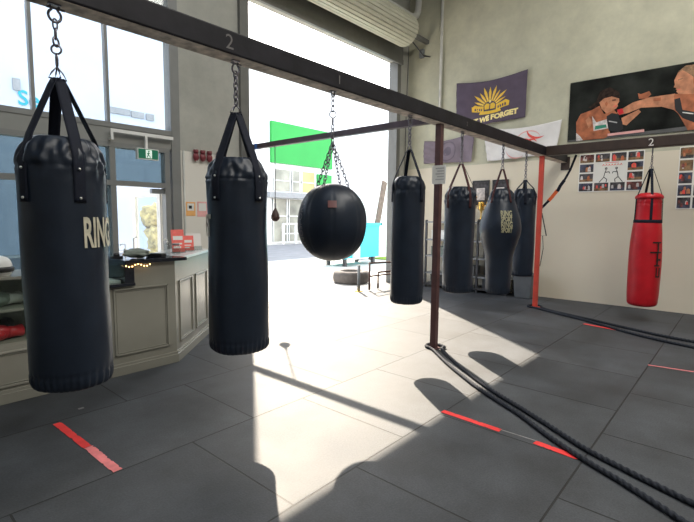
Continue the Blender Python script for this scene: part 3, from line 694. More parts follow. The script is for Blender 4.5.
# fairy lights under the top
fl2 = MB(); cord = []
for k in range(9):
    x = 1.80+0.028*k; z = 1.044-0.012*math.sin(k*1.2)-0.012; fl2.ball((x, 4.295, z), 0.006, seg=8); cord.append((x, 4.30, z+0.004))
fo = thing('fairy_lights', 'string of warm fairy lights along the counter top edge', 'string lights', (1.92, 4.3, 1.03))
fl2.build('bulbs', K['bulb'], fo, 0, True); MB().tube(cord, 0.002, 6).build('cord', K['darkmetal'], fo, 0, True)
# display case (left)
dc = thing('display_case', 'glass fronted display case standing left of the panelled counter', 'display case', (0.9, 4.6, 0))
w = MB(); w.box(0.2, 1.598, 4.34, 4.9, 0, 0.46); w.build('base_cabinet', K['cabinet'], dc, 0, True)
w = MB(); w.box(0.2, 1.598, 4.318, 4.34, 0, 0.085).box(0.2, 1.598, 4.328, 4.34, 0.085, 0.11); w.build('skirting', K['cabinet'], dc, 0.003, True)
w = MB(); panel(w, (0.30, 4.34), (1.55, 4.34), 0.13, 0.42, (0, -1)); w.build('panel_moulding', K['cabinet'], dc, 0.003, True)
for z in (0.46, 0.73, 0.985): B('shelf', (0.2, 1.598, 4.345, 4.9, z, z+0.022), K['cabinet'], dc, 0, True)
B('back_panel', (0.2, 1.598, 4.88, 4.9, 0.48, 0.985), K['cabinet'], dc, 0, True)
B('side_panel', (1.575, 1.598, 4.345, 4.88, 0.482, 0.985), K['cabinet'], dc, 0, True)
B('front_glass', (0.2, 1.575, 4.342, 4.346, 0.482, 0.985), K['glass_case'], dc, 0, True)
gc = thing('glass_cabinet', 'small clear glass cabinet on the low counter section', 'display case', (1.7, 4.6, 0.81))
for a in ((1.605, 1.798, 4.33, 4.336, 0.87, 1.04), (1.605, 1.798, 4.864, 4.87, 0.87, 1.04), (1.605, 1.61, 4.336, 4.864, 0.87, 1.04)): B('glass_panel', a, K['glass_case'], gc, 0, True)
B('glass_top', (1.605, 1.798, 4.33, 4.87, 1.041, 1.046), K['glass_case'], gc, 0, True)
tag(MB().box(1.62, 1.79, 4.40, 4.62, 0.869, 0.89).build('paper_stack', K['white']), 'stack of white paper inside the small glass cabinet', 'paper')
# items in the display case (at the picture's left edge)
def glove(name, label, loc, rz, m, mc, sc=1.0):
    t = thing(name, label, 'boxing glove', loc, rz)
    g = MB(); g.ball((0, 0, 0.065*sc), 0.085*sc, 0.06*sc, 0.062*sc, bump=0.12, seed=3); g.ball((-0.03*sc, -0.05*sc, 0.06*sc), 0.05*sc, 0.025*sc, 0.03*sc); g.build('fist', K[m], t)
    MB().tube([(0.05*sc, 0, 0.06*sc), (0.10*sc, 0, 0.058*sc), (0.16*sc, 0, 0.058*sc)], [0.05*sc, 0.043*sc, 0.05*sc], 18).build('cuff', K[mc], t)
    return t
glove('boxing_glove', 'red boxing glove on the bottom shelf of the display case', (0.86, 4.47, 0.482), 0.2, 'glovered', 'glovered')
glove('boxing_glove', 'black boxing glove beside the red one in the display case', (0.91, 4.64, 0.482), 1.2, 'black', 'black', 1.15)
glove('boxing_glove', 'pale boxing glove on the middle shelf of the display case', (0.88, 4.50, 0.752), 0.4, 'khaki', 'white')
hg = thing('head_guard', 'black and white head guard on top of the display case', 'head guard', (0.87, 4.50, 1.007))
MB().lathe(chaikin([(0.09, 0.0), (0.105, 0.03), (0.11, 0.08), (0.09, 0.14), (0.03, 0.165), (0.004, 0.166)], 2), n=32).build('shell', K['white'], hg)
MB().lathe([(0.100, 0.03), (0.118, 0.035), (0.120, 0.065), (0.108, 0.075)], n=32).build('band', K['black'], hg)
hp = thing('focus_pad', 'black curved pad standing behind the head guard', 'pad', (0.84, 4.74, 1.007))
MB().tube([(0.07*math.cos(math.radians(g))-0.02, 0, 0.02+0.26*math.sin(math.radians(g))) for g in range(0, 181, 12)], 0.014, 10).build('frame', K['black'], hp)
# items on the counter
mo = thing('monitor', 'dark computer monitor on the desk behind the counter', 'monitor', (1.93, 5.45, 0))
B('screen', (-0.16, 0.16, -0.02, 0.02, 1.08, 1.36), K['black'], mo); B('neck', (-0.02, 0.02, 0.0, 0.03, 0.79, 1.08), K['black'], mo); B('base', (-0.10, 0.10, -0.08, 0.08, 0.775, 0.79), K['black'], mo)
dk = thing('desk', 'grey desk behind the reception counter', 'desk', (1.9, 5.45, 0))
B('desktop', (-0.5, 0.5, -0.3, 0.3, 0.745, 0.775), K['grey'], dk)
for x in (-.45, .45):
    for y in (-.25, .25): B('leg', (x-.02, x+.02, y-.02, y+.02, 0, .745), K['grey'], dk)
cb = thing('fabric_pouch', 'grey green pouch lying on the counter top', 'pouch', (1.99, 4.50, 1.082), 0.1)
MB().ball((0, 0, 0.045), 0.13, 0.08, 0.045, bump=0.35, seed=5, seg=24).build('body', K['khaki'], cb); MB().tube([(-0.1, 0.05, 0.03), (-0.02, 0.075, 0.085), (0.08, 0.05, 0.05)], 0.008, 8).build('strap', K['black'], cb)
ef = thing('card_terminal', 'black card terminal on the counter beside the pouch', 'card terminal', (2.20, 4.52, 1.081), 0.5)
MB().box(-0.045, 0.045, -0.09, 0.09, 0.0, 0.035).build('body', K['black'], ef, 0.006); B('screen', (-0.03, 0.03, 0.02, 0.07, 0.035, 0.038), K['grey'], ef); B('keypad', (-0.03, 0.03, -0.07, 0.01, 0.035, 0.039), K['grey'], ef)
ts = thing('tape_dispenser', 'small black desk dispenser at the left counter end', 'dispenser', (1.85, 4.62, 1.081))
MB().box(-0.05, 0.05, -0.025, 0.025, 0, 0.02).ball((0.0, 0, 0.03), 0.03, 0.02, 0.025, seg=14).build('body', K['black'], ts)
def bottle(label, loc, h, rr, m, mc):
    t = thing('pump_bottle', label, 'bottle', loc)
    MB().lathe([(rr*0.9, 0), (rr, 0.006), (rr, h*0.6), (rr*0.75, h*0.7), (rr*0.32, h*0.75), (rr*0.32, h*0.8)], n=24).build('body', K[m], t)
    MB().lathe([(rr*0.4, h*0.8), (rr*0.4, h*0.86), (rr*0.14, h*0.87), (rr*0.14, h)], n=16).tube([(0, 0, h), (-rr*1.1, 0, h*0.99), (-rr*1.25, 0, h*0.95)], rr*0.14, 8).build('pump', K[mc], t)
bottle('clear pump bottle on the counter beside the leaflets', (2.37, 4.62, 1.081), 0.17, 0.03, 'jar', 'white')
bottle('tan pump bottle on the desk behind the counter', (2.22, 5.30, 0.777), 0.40, 0.045, 'orange', 'white')
jr = thing('glass_jar', 'clear glass jar on the angled counter top', 'jar', (2.50, 4.68, 1.080))
MB().lathe([(0.04, 0), (0.045, 0.01), (0.045, 0.085), (0.035, 0.10)], n=24).build('body', K['jar'], jr); MB().lathe([(0.037, 0.101), (0.038, 0.103), (0.038, 0.118), (0.035, 0.12)], n=24).build('lid', K['metal'], jr)
def leaflet(label, loc, rz, wd, h, m):
    t = thing('leaflet_holder', label, 'leaflet holder', loc, rz)
    Mx = Matrix.Rotation(math.radians(-14), 4, 'X')
    MB().box(-wd/2, wd/2, -0.004, 0.0, 0.012, h, M=Mx).build('leaflet', K[m], t)
    MB().box(-wd*0.38, wd*0.38, -0.0055, -0.0045, h*0.55, h*0.72, M=Mx).box(-wd*0.38, wd*0.2, -0.0055, -0.0045, h*0.2, h*0.28, M=Mx).box(-wd*0.38, wd*0.3, -0.0055, -0.0045, h*0.36, h*0.42, M=Mx).build('printed_lines', K['paper'], t)
    MB().box(-wd/2-.005, wd/2+.005, -0.008, 0.08, 0, 0.006).build('base', K['jar'], t); MB().box(-wd/2-.005, wd/2+.005, -0.010, -0.007, 0.006, 0.05, M=Mx).build('front_lip', K['jar'], t)
leaflet('tall red leaflet in a clear holder, leftmost on the angled counter', (2.62, 4.84, 1.080), -0.25, 0.14, 0.27, 'redpaper')
leaflet('red leaflet stand in the middle of the angled counter top', (2.80, 4.98, 1.080), -0.35, 0.16, 0.19, 'redpaper')
leaflet('white leaflet stand nearest the second heavy bag', (2.96, 5.10, 1.080), -0.35, 0.18, 0.21, 'paper')
# small posters and hanging gloves on the front wall
for x, z, wd, h, m, lb in ((3.50, 1.60, 0.15, 0.20, 'orange', 'orange bordered notice with dark drawing on the front wall'), (3.69, 1.60, 0.17, 0.22, 'pinkprint', 'pink notice on the front wall between the other two'), (3.90, 1.58, 0.17, 0.24, 'bluepaper', 'pale blue notice on the front wall beside the second heavy bag')):
    t = thing('wall_notice', lb, 'notice', (x, YF-0.001, z)); B('sheet', (-wd/2, wd/2, -0.003, 0, -h/2, h/2), K[m], t)
    q = MB().box(-wd*.36, wd*.36, -0.005, -0.003, -h*.12, h*.40).build('picture', K['paper'], t)
    if m == 'orange': MB().box(-wd*.2, wd*.12, -0.006, -0.005, h*.02, h*.24).build('drawing', K['black'], t)
for k, x in enumerate((3.58, 3.69, 3.80, 3.96, 4.05)):
    t = thing('boxing_glove', 'small maroon boxing glove, one of five in the row high on the front wall', 'boxing glove', (x, YF-0.045, 2.40), 0, 'maroon gloves hung on the front wall')
    MB().ball((0, 0, -0.05), 0.045, 0.035, 0.06, bump=0.1, seed=k).ball((-0.035, -0.01, -0.035), 0.014, 0.015, 0.035).build('fist', K['maroonglove'], t)
    MB().tube([(0, 0, 0.0), (0, 0, 0.05)], [0.034, 0.038], 16).build('cuff', K['maroonglove'], t)
    MB().tube([(0, 0, 0.05), (0, 0.03, 0.07)], 0.003, 6).build('lace', K['paper'], t)
# exit sign on white bar
ex = thing('exit_sign', 'green running man exit sign hung from a white bar over the door', 'exit sign', (2.84, 6.0, 2.30))
B('housing', (-0.14, 0.14, -0.03, 0.03, -0.07, 0.07), K['white'], ex)
B('face', (-0.13, 0.13, -0.034, -0.031, -0.06, 0.06), K['exitgreen'], ex)
w = MB(); w.box(-0.035, 0.045, -0.037, -0.0345, -0.052, 0.052)
w.build('doorway_symbol', K['exitwhite'], ex)
w = MB(); w.ball((0.005, -0.038, 0.035), 0.010, 0.002, 0.010, seg=10)
w.tube([(0.0, -0.038, 0.02), (-0.005, -0.038, -0.01)], 0.008, 8).tube([(-0.005, -0.038, -0.01), (-0.02, -0.038, -0.045)], 0.005, 8).tube([(-0.005, -0.038, -0.01), (0.02, -0.038, -0.03), (0.018, -0.038, -0.05)], 0.005, 8).tube([(-0.02, -0.038, 0.0), (0.0, -0.038, 0.018), (0.022, -0.038, 0.002)], 0.004, 8)
w.build('running_figure', K['exitgreen'], ex)
w = MB(); w.box(2.40, 3.22, 6.02, 6.045, 2.535, 2.575).box(2.40, 2.43, 6.02, 6.045, 2.44, 2.535).box(2.825, 2.855, 6.01, 6.045, 2.37, 2.535).box(2.40, 2.43, 6.045, 6.10, 2.44, 2.47).box(3.19, 3.22, 6.045, 6.10, 2.54, 2.57)
w.build('mounting_bar', K['white'], ex, 0, True)

# ============================================================ RIGHT WALL
XW = 9.05
def cloth(name, label, corners, m, nz=0.012, amp=0.034, seed=0, art=None, group=None):
    """corners (y,z): TL, TR, BR, BL; hangs on the wall with soft folds; art(mb, map) adds printed polygons"""
    TL, TR, BR, BL = corners
    t = thing(name, label, 'flag', (XW, (TL[0]+TR[0])/2, TL[1]), 0, group)
    def mp(u_, v_, d=0.0):
        y = (TL[0]*(1-u_)+TR[0]*u_)*(1-v_)+(BL[0]*(1-u_)+BR[0]*u_)*v_
        z = (TL[1]*(1-u_)+TR[1]*u_)*(1-v_)+(BL[1]*(1-u_)+BR[1]*u_)*v_
        z -= 0.07*math.sin(PI*u_)*(1-v_)
        k = min(1, 1.2*v_+0.25)
        x = XW-0.055-amp*k*(math.sin(u_*9+v_*2.5+seed)+0.6*math.sin(u_*21-v_*4+seed*2)+0.5*math.sin((1-u_)*(v_+.3)*26+seed))*0.6-d
        return Vector((min(x, XW-0.006-d), y, z))
    g = MB(); n, k = 48, 24; V = [[g.bm.verts.new(mp(i/n, j/k)) for i in range(n+1)] for j in range(k+1)]
    for j in range(k):
        for i in range(n): g.bm.faces.new((V[j][i], V[j+1][i], V[j+1][i+1], V[j][i+1])).smooth = True
    g.build('cloth', m, t, 0, True, thin=0.002)
    if art:
        p = MB(); art(p, lambda y, z, d=0.005: mp((TL[0]-y)/(TL[0]-TR[0]), (TL[1]-z)/(TL[1]-BL[1]), d)); p.build('printed_design', None, t, 0, True)
    return t
def poly_sub(mb, mp, pts, m, d=0.005):
    """fan of small triangles so the print follows the folds"""
    c = (sum(p[0] for p in pts)/len(pts), sum(p[1] for p in pts)/len(pts)); n = len(pts)
    for k in range(n):
        a, b_ = pts[k], pts[(k+1) % n]; N = 3
        for i in range(N):
            for j in range(N-i):
                def Q(i, j): u_, v_ = i/N, j/N; return (c[0]+(a[0]-c[0])*u_+(b_[0]-c[0])*v_, c[1]+(a[1]-c[1])*u_+(b_[1]-c[1])*v_)
                mb.poly([mp(*Q(i, j), d), mp(*Q(i+1, j), d), mp(*Q(i, j+1), d)], m)
                if i+j < N-1: mb.poly([mp(*Q(i+1, j), d), mp(*Q(i+1, j+1), d), mp(*Q(i, j+1), d)], m)
def badge(p, mp):
    cy_, cz_ = 4.09, 3.75
    def P2(ang, rad): a = math.radians(ang); return (cy_-rad*math.cos(a)*1.0, cz_+rad*math.sin(a))
    for k in range(11):
        g = 8+164*k/10; R_ = (0.40, 0.37, 0.46, 0.40, 0.47, 0.45, 0.47, 0.41, 0.46, 0.38, 0.42)[k]
        poly_sub(p, mp, [P2(g-7.5, 0.12), P2(g-5, R_*0.72), P2(g, R_), P2(g+5, R_*0.72), P2(g+7.5, 0.12)], K['goldpaint'], 0.006)
        poly_sub(p, mp, [P2(g-1.5, 0.16), P2(g, R_*0.85), P2(g+1.5, 0.16)], K['goldpale'], 0.008)
    # crown
    yc = 4.085
    poly_sub(p, mp, [(yc+.12, 3.70), (yc+.135, 3.80), (yc+.09, 3.86), (yc+.03, 3.88), (yc, 3.93), (yc-.03, 3.88), (yc-.09, 3.86), (yc-.135, 3.80), (yc-.12, 3.70)], K['purple'], 0.010)
    poly_sub(p, mp, [(yc+.10, 3.70), (yc+.115, 3.79), (yc+.07, 3.84), (yc+.01, 3.82), (yc+.01, 3.70)], K['goldpaint'], 0.012)
    poly_sub(p, mp, [(yc-.10, 3.70), (yc-.115, 3.79), (yc-.07, 3.84), (yc-.01, 3.82), (yc-.01, 3.70)], K['goldpaint'], 0.012)
    poly_sub(p, mp, [(yc+.02, 3.85), (yc+.02, 3.91), (yc-.02, 3.91), (yc-.02, 3.85)], K['goldpale'], 0.013)
    for s_ in (1, -1):
        poly_sub(p, mp, [(yc+s_*.13, 3.66), (yc+s_*.40, 3.70), (yc+s_*.41, 3.80), (yc+s_*.34, 3.84), (yc+s_*.13, 3.76)], K['goldpaint'], 0.010)
        for q in range(4): poly_sub(p, mp, [(yc+s_*(.17+.05*q), 3.69+.008*q), (yc+s_*(.20+.05*q), 3.69+.008*q), (yc+s_*(.20+.05*q), 3.74+.01*q), (yc+s_*(.17+.05*q), 3.74+.01*q)], K['purple'], 0.013)
    poly_sub(p, mp, [(yc+.25, 3.62), (yc+.22, 3.68), (yc, 3.655), (yc-.22, 3.68), (yc-.25, 3.62), (yc, 3.585)], K['goldpaint'], 0.012)
    add_text(p, text_faces('LEST WE FORGET', 0.150, bold=0.010, cuts=0.04), lambda x, y: mp(4.075-x*0.95, 3.50+y+0.08*x, 0.008), K['goldpale'])
cloth('memorial_flag', 'purple flag with gold rising sun badge and WE FORGET lettering', [(4.842, 4.34), (3.353, 4.335), (3.37, 3.45), (4.82, 3.38)], K['purple'], art=badge, seed=0.4)
def swirl(p, mp):
    def arc(cy_, cz_, R_, a0, a1, wd, m):
        n = 18
        for k in range(n):
            q = [math.radians(a0+(a1-a0)*(k+s)/n) for s in (0, 1)]; w0 = wd*math.sin(PI*(k+.3)/(n+.6)); w1 = wd*math.sin(PI*(k+1.3)/(n+.6))
            pts = [(cy_-(R_)*math.cos(q[0]), cz_+R_*math.sin(q[0])), (cy_-(R_)*math.cos(q[1]), cz_+R_*math.sin(q[1])), (cy_-(R_+w1)*math.cos(q[1]), cz_+(R_+w1)*math.sin(q[1])), (cy_-(R_+w0)*math.cos(q[0]), cz_+(R_+w0)*math.sin(q[0]))]
            p.poly([mp(y, z, 0.006) for y, z in pts], m)
    arc(3.28, 2.97, 0.25, 20, 175, 0.025, K['pinkprint'])
    arc(3.05, 3.35, 0.28, 200, 285, 0.05, K['redprint']); arc(3.35, 2.72, 0.30, 60, 130, 0.06, K['redprint'])
    arc(3.20, 2.92, 0.10, 30, 200, 0.04, K['redprint']); arc(3.5, 2.92, 0.25, 200, 300, 0.03, K['pinkprint'])
cloth('club_flag', 'white flag with red circular swirl design above the beam corner', [(4.20, 3.33), (2.689, 3.32), (2.77, 2.71), (4.10, 2.66)], K['whitecloth'], art=swirl, seed=2.1)
def faded(p, mp):
    cy_, cz_ = 5.0, 2.97
    for R0_, R1_, m in ((0.19, 0.215, 'mauvedark'), (0.0, 0.10, 'mauvedark')):
        n = 28
        for k in range(n):
            a, b_ = 2*PI*k/n, 2*PI*(k+1)/n
            p.poly([mp(cy_+R0_*math.cos(a), cz_+R0_*math.sin(a), .005), mp(cy_+R1_*math.cos(a), cz_+R1_*math.sin(a), .005), mp(cy_+R1_*math.cos(b_), cz_+R1_*math.sin(b_), .005), mp(cy_+R0_*math.cos(b_)+1e-4, cz_+R0_*math.sin(b_), .005)], K[m])
cloth('faded_flag', 'faded mauve flag low behind the maroon post', [(5.60, 3.22), (4.40, 3.29), (4.44, 2.68), (5.62, 2.72)], K['mauve'], art=faded, seed=1.2)

# big boxing picture
def wallpoly(mb, pts, m, d): mb.poly([(XW-d, y, z) for y, z in pts], m)
bp_ = thing('boxing_poster', 'large dark poster of two boxers exchanging a punch', 'poster', (XW, 1.5, 3.4))
B('board', (XW-0.025, XW-0.002, 0.15, 2.585, 2.905, 3.945), K['posterbg'], bp_, 0, True)
FIG = {
'mat': [(2.58, 2.906), (2.58, 2.93), (1.867, 2.945), (0.152, 2.99), (0.152, 2.906)],
'hair': [(2.09, 3.721), (1.948, 3.766), (1.802, 3.655), (1.781, 3.566), (1.908, 3.603), (2.028, 3.588), (2.094, 3.503), (2.171, 3.423), (2.273, 3.466), (2.146, 3.554)],
'body': [(2.204, 3.42), (2.092, 3.475), (2.013, 3.323), (1.863, 3.371), (1.796, 3.293), (1.943, 3.103), (1.903, 2.957), (1.978, 2.907), (2.431, 2.907), (2.455, 3.238), (2.387, 3.374)],
'face': [(2.028, 3.588), (1.908, 3.603), (1.796, 3.551), (1.790, 3.500), (1.815, 3.46), (1.805, 3.43), (1.83, 3.39), (1.894, 3.358), (1.971, 3.324), (2.057, 3.417), (2.095, 3.528)],
'top': [(2.198, 3.312), (2.126, 3.196), (1.966, 3.228), (1.924, 3.048), (2.161, 3.05)],
'green': [(2.139, 3.137), (1.97, 3.141), (1.958, 3.09), (2.142, 3.073)],
'shorts': [(2.445, 3.053), (2.365, 2.971), (2.326, 2.907), (2.436, 2.907)],
'arm': [(2.383, 3.301), (2.217, 3.046), (1.925, 3.072), (1.898, 2.985), (2.193, 2.91), (2.367, 3.008), (2.446, 3.2)],
'low': [(1.745, 3.217), (1.496, 3.325), (1.464, 3.28), (1.661, 3.086), (1.718, 3.11)],
'arm2': [(1.013, 3.5), (1.361, 3.498), (1.592, 3.451), (1.739, 3.371), (1.814, 3.33), (1.78, 3.273), (1.643, 3.289), (1.468, 3.348), (1.18, 3.322), (0.997, 3.24)],
'glove': [(1.969, 3.281), (1.892, 3.323), (1.796, 3.293), (1.766, 3.202), (1.727, 3.163), (1.704, 3.039), (1.778, 2.985), (1.923, 3.03), (1.953, 3.174)],
'red': [(1.816, 3.365), (1.739, 3.378), (1.71, 3.298), (1.78, 3.273)],
'hand': [(1.526, 3.592), (1.481, 3.568), (1.367, 3.598), (1.335, 3.543), (1.389, 3.486), (1.506, 3.495)],
'torso': [(1.026, 3.492), (0.60, 3.48), (0.45, 3.30), (0.48, 2.907), (0.814, 2.907), (0.952, 3.176), (1.01, 3.242)],
'head': [(1.04, 3.703), (0.999, 3.816), (0.917, 3.863), (0.78, 3.853), (0.72, 3.72), (0.74, 3.451), (0.891, 3.47), (0.975, 3.492), (1.003, 3.53), (0.992, 3.548), (1.012, 3.565), (1.004, 3.585), (1.040, 3.60), (1.027, 3.64)],
'hair2': [(0.999, 3.829), (0.906, 3.905), (0.76, 3.90), (0.66, 3.78), (0.70, 3.60), (0.78, 3.62), (0.80, 3.72), (0.873, 3.792), (0.942, 3.843)],
'bra': [(1.021, 3.411), (0.947, 3.425), (0.903, 3.233), (0.758, 3.181), (0.50, 3.20), (0.47, 3.04), (0.747, 3.021), (0.894, 3.104), (0.997, 3.247)],
'rope': [(1.936, 2.979), (1.401, 2.992), (1.396, 2.948), (1.933, 2.938)]}
FM = dict(mat='postermat', hair='hairp', body='skin', face='skinl', top='ph_e', green='greenp', shorts='ph_e', arm='skin', low='skinl', arm2='skinl', glove='black', red='glovered', hand='skin', torso='skin', head='skinl', hair2='hairb', bra='black', rope='pinkprint')
fg = MB()
for k, (n_, pts) in enumerate(FIG.items()): wallpoly(fg, pts, K[FM[n_]], 0.0258+0.0006*k)
d0 = 0.0258+0.0006*len(FIG)
for pts, m in (([(1.90, 3.545), (1.84, 3.54), (1.84, 3.525), (1.90, 3.53)], 'hairp'), ([(1.87, 3.44), (1.82, 3.44), (1.82, 3.425), (1.87, 3.42)], 'redpaper'), ([(2.01, 3.50), (1.98, 3.53), (1.96, 3.49), (1.98, 3.44)], 'skin'),
               ([(0.99, 3.71), (0.93, 3.725), (0.93, 3.71), (0.99, 3.695)], 'hairb'), ([(0.99, 3.56), (0.95, 3.565), (0.95, 3.55), (0.99, 3.55)], 'redpaper'), ([(0.80, 3.70), (0.76, 3.71), (0.75, 3.63), (0.79, 3.61)], 'skin'),
               ([(0.90, 3.20), (0.76, 3.16), (0.76, 3.145), (0.90, 3.185)], 'paper'), ([(2.30, 3.25), (2.25, 3.31), (2.18, 3.20), (2.24, 3.10)], 'skinl'), ([(1.30, 3.47), (1.20, 3.47), (1.2, 3.42), (1.30, 3.43)], 'skin'), ([(1.93, 3.20), (1.80, 3.16), (1.80, 3.14), (1.93, 3.18)], 'papergrey')):
    wallpoly(fg, pts, K[m], d0)
fg.build('printed_figures', None, bp_, 0, True)

def collage(label, y1, y0, z1, z0, cols, rows, blank, seed):
    rnd = random.Random(seed); t = thing('photo_collage', label, 'photo collage', (XW, (y0+y1)/2, z0))
    B('backing_sheet', (XW-0.008, XW-0.001, y0, y1, z0, z1), K['paper'], t, 0, True)
    cw, ch = (y1-y0)/cols, (z1-z0)/rows; g = 0.014
    for i in range(cols):
        for j in range(rows):
            if (i, j) in blank: continue
            a, b_ = y1-cw*i-g, y1-cw*(i+1)+g; c_, d_ = z1-ch*j-g, z1-ch*(j+1)+g
            p = MB(); wallpoly(p, [(a, c_), (a, d_), (b_, d_), (b_, c_)], K[rnd.choice(['ph_a', 'ph_c', 'ph_c', 'ph_d', 'ph_b'])], 0.009)
            wallpoly(p, [(a, d_+0.045), (a, d_), (b_, d_), (b_, d_+0.05)], K[rnd.choice(['ph_a', 'ph_d', 'ph_c'])], 0.0094)
            for k in range(4):
                yc = b_+(a-b_)*(0.15+0.7*rnd.random()); zc = d_+(c_-d_)*(0.3+0.4*rnd.random()); s_ = 0.012+0.014*rnd.random(); m = K[rnd.choice(['skinl', 'ph_e', 'redprint', 'ph_b', 'skin', 'papergrey'])]
                wallpoly(p, [(yc+s_, zc-s_*1.6), (yc-s_, zc-s_*1.7), (yc-s_*.8, zc+s_), (yc, zc+s_*1.7), (yc+s_*.9, zc+s_)], m, 0.0098+0.0004*k)
            p.build('photograph', None, t, 0, True)
    return t
c1 = collage('photo collage around a white panel with two sketched boxers', 2.367, 1.37, 2.66, 1.99, 4, 4, {(1, 1), (2, 1), (1, 2), (2, 2)}, 5)
w = MB()
def seg(mb, pts, m, wd=0.006):
    for a, b_ in zip(pts[:-1], pts[1:]):
        A, Bv = Vector(a), Vector(b_); n = (Bv-A); n = Vector((-n.y, n.x)).normalized()*wd
        wallpoly(mb, [tuple(A+n), tuple(A-n), tuple(Bv-n), tuple(Bv+n)], m, 0.0095)
for s_, o_ in ((1, 1.93), (-1, 1.77)):
    seg(w, [(o_+.0*s_, 2.36), (o_+.02*s_, 2.30), (o_+.03*s_, 2.24), (o_+.07*s_, 2.19), (o_+.10*s_, 2.15)], K['black']); seg(w, [(o_+.03*s_, 2.24), (o_-.02*s_, 2.20), (o_-.01*s_, 2.15)], K['black']); seg(w, [(o_+.02*s_, 2.32), (o_-.05*s_, 2.33), (o_-.06*s_, 2.30)], K['black'])
    seg(w, [(o_+.012, 2.40), (o_-.012, 2.40), (o_-.012, 2.375), (o_+.012, 2.375), (o_+.012, 2.40)], K['black'])
for k in range(7): seg(w, [(1.99-.045*k, 2.435), (1.975-.045*k, 2.462), (1.96-.045*k, 2.435)], K['redprint'], 0.004)
seg(w, [(1.95, 2.485), (1.74, 2.487)], K['redprint'], 0.004)
w.build('sketch', None, c1, 0, True)
collage('photo collage on the far right of the cream wall', 0.90, 0.10, 2.66, 1.68, 4, 5, {(1, 2), (3, 2)}, 11)

# framed pictures and shelving behind the bags
for ya, yb, lb in ((4.42, 4.05, 'dark framed picture behind the bulging bag, nearer the maroon post'), (3.985, 3.65, 'dark framed picture behind the bulging bag, nearer the red post')):
    t = thing('picture_frame', lb, 'picture', (XW-0.001, (ya+yb)/2, 2.03)); h = (ya-yb)/2
    w = MB(); w.box(-0.025, 0, -h, h, 0.225, 0.255).box(-0.025, 0, -h, h, -0.255, -0.225).box(-0.025, 0, -h, -h+.03, -.225, .225).box(-0.025, 0, h-.03, h, -.225, .225); w.build('frame', K['black'], t)
    B('picture', (-0.012, -0.002, -h+.03, h-.03, -.225, .225), K['ph_c'], t)
    w = MB(); w.box(-0.014, -0.0125, -h*.5, h*.5, -.15, .10).build('print', K['ph_e'], t)
rk = thing('shelving_unit', 'grey metal shelving against the cream wall behind the bags', 'shelving', (8.8, 4.4, 0))
for y in (3.45, 4.05, 4.65, 5.25):
    for x in (8.60, 9.0): B('post', (x-.02, x+.02, y-.02, y+.02, 0, 1.46), K['darkmetal'], rk, world=True)
for z in (0.33, 0.70, 1.05, 1.43): B('shelf', (8.58, 9.02, 3.42, 5.28, z-0.03, z), K['metal'], rk, world=True)
B('base_shelf', (8.58, 9.02, 3.42, 5.28, 0.06, 0.09), K['darkmetal'], rk, world=True)
def trophy(label, x, y, z, h, s_=0.95):
    t = thing('trophy', label, 'trophy', (x, y, z))
    B('base', (-.045*s_, .045*s_, -.045*s_, .045*s_, 0, .05), K['black'], t)
    MB().lathe(chaikin([(0.03*s_, .05), (0.012*s_, .08), (0.012*s_, h*.5), (0.05*s_, h*.62), (0.065*s_, h*.85), (0.06*s_, h)], 1), n=24).build('cup', K['gold'], t)
    MB().tube([(0, .06*s_, h*.85), (0, .10*s_, h*.82), (0, .09*s_, h*.68), (0, .045*s_, h*.6)], .006, 8).build('handle', K['gold'], t)
    MB().tube([(0, -.06*s_, h*.85), (0, -.10*s_, h*.82), (0, -.09*s_, h*.68), (0, -.045*s_, h*.6)], .006, 8).build('handle', K['gold'], t)
for k, (y, h) in enumerate(((4.50, 0.44), (4.30, 0.62), (4.10, 0.40), (3.90, 0.48), (3.68, 0.54), (3.47, 0.42))):
    trophy(['short gold trophy, first from the maroon post on the shelving top', 'tallest gold trophy on the shelving top', 'shortest gold trophy on the shelving top', 'gold trophy hidden behind the bulging bag', 'tall gold trophy between the bulging bag and the next one', 'gold trophy nearest the red post'][k], 8.80, y, 1.432, h)
# gear on shelves
for k, (y, z, m, lb) in enumerate(((4.95, 0.092, 'black', 'black kit box on the lowest shelf'), (4.35, 0.332, 'grey', 'grey kit box on the second shelf'), (3.75, 0.702, 'black', 'black kit box on the middle shelf'), (4.95, 0.702, 'khaki', 'green kit box on the middle shelf'), (4.95, 1.052, 'white', 'white kit box on the upper shelf'), (3.75, 0.092, 'darkmetal', 'dark kit box on the lowest shelf near the red post'))):
    t = thing('storage_box', lb, 'box', (8.80, y, z)); B('body', (-.15, .15, -.2, .2, 0, .17), K[m], t); B('lid', (-.155, .155, -.205, .205, .171, .19), K[m], t)
t = thing('floor_box', 'small blue and white box on the floor between the slim bag and maroon post', 'box', (8.70, 5.52, 0)); B('carton', (-.12, .12, -.16, .16, 0, .16), K['white'], t); B('label_panel', (-.123, -.1205, -.12, .12, .02, .13), K['blue'], t)
# grey bin
bn = thing('waste_bin', 'grey plastic bin against the cream wall beside the red post', 'bin', (8.72, 3.12, 0))
K['bingrey'] = mat('dark_grey_bin_plastic', (0.13, 0.14, 0.15), 0.5)
w = MB(); lo = [(-.13, -.15), (.13, -.15), (.13, .15), (-.13, .15)]
vb = [w.bm.verts.new((x, y, 0)) for x, y in lo]; vt = [w.bm.verts.new((x*1.22, y*1.22, 0.44)) for x, y in lo]
w.bm.faces.new(vb[::-1]); w.bm.faces.new(vt)
for k in range(4): w.bm.faces.new((vb[k], vb[(k+1) % 4], vt[(k+1) % 4], vt[k]))
w.build('body', K['bingrey'], bn, 0.02)
B('rim', (-.17, .17, -.195, .195, .441, .47), K['bingrey'], bn, 0.008)
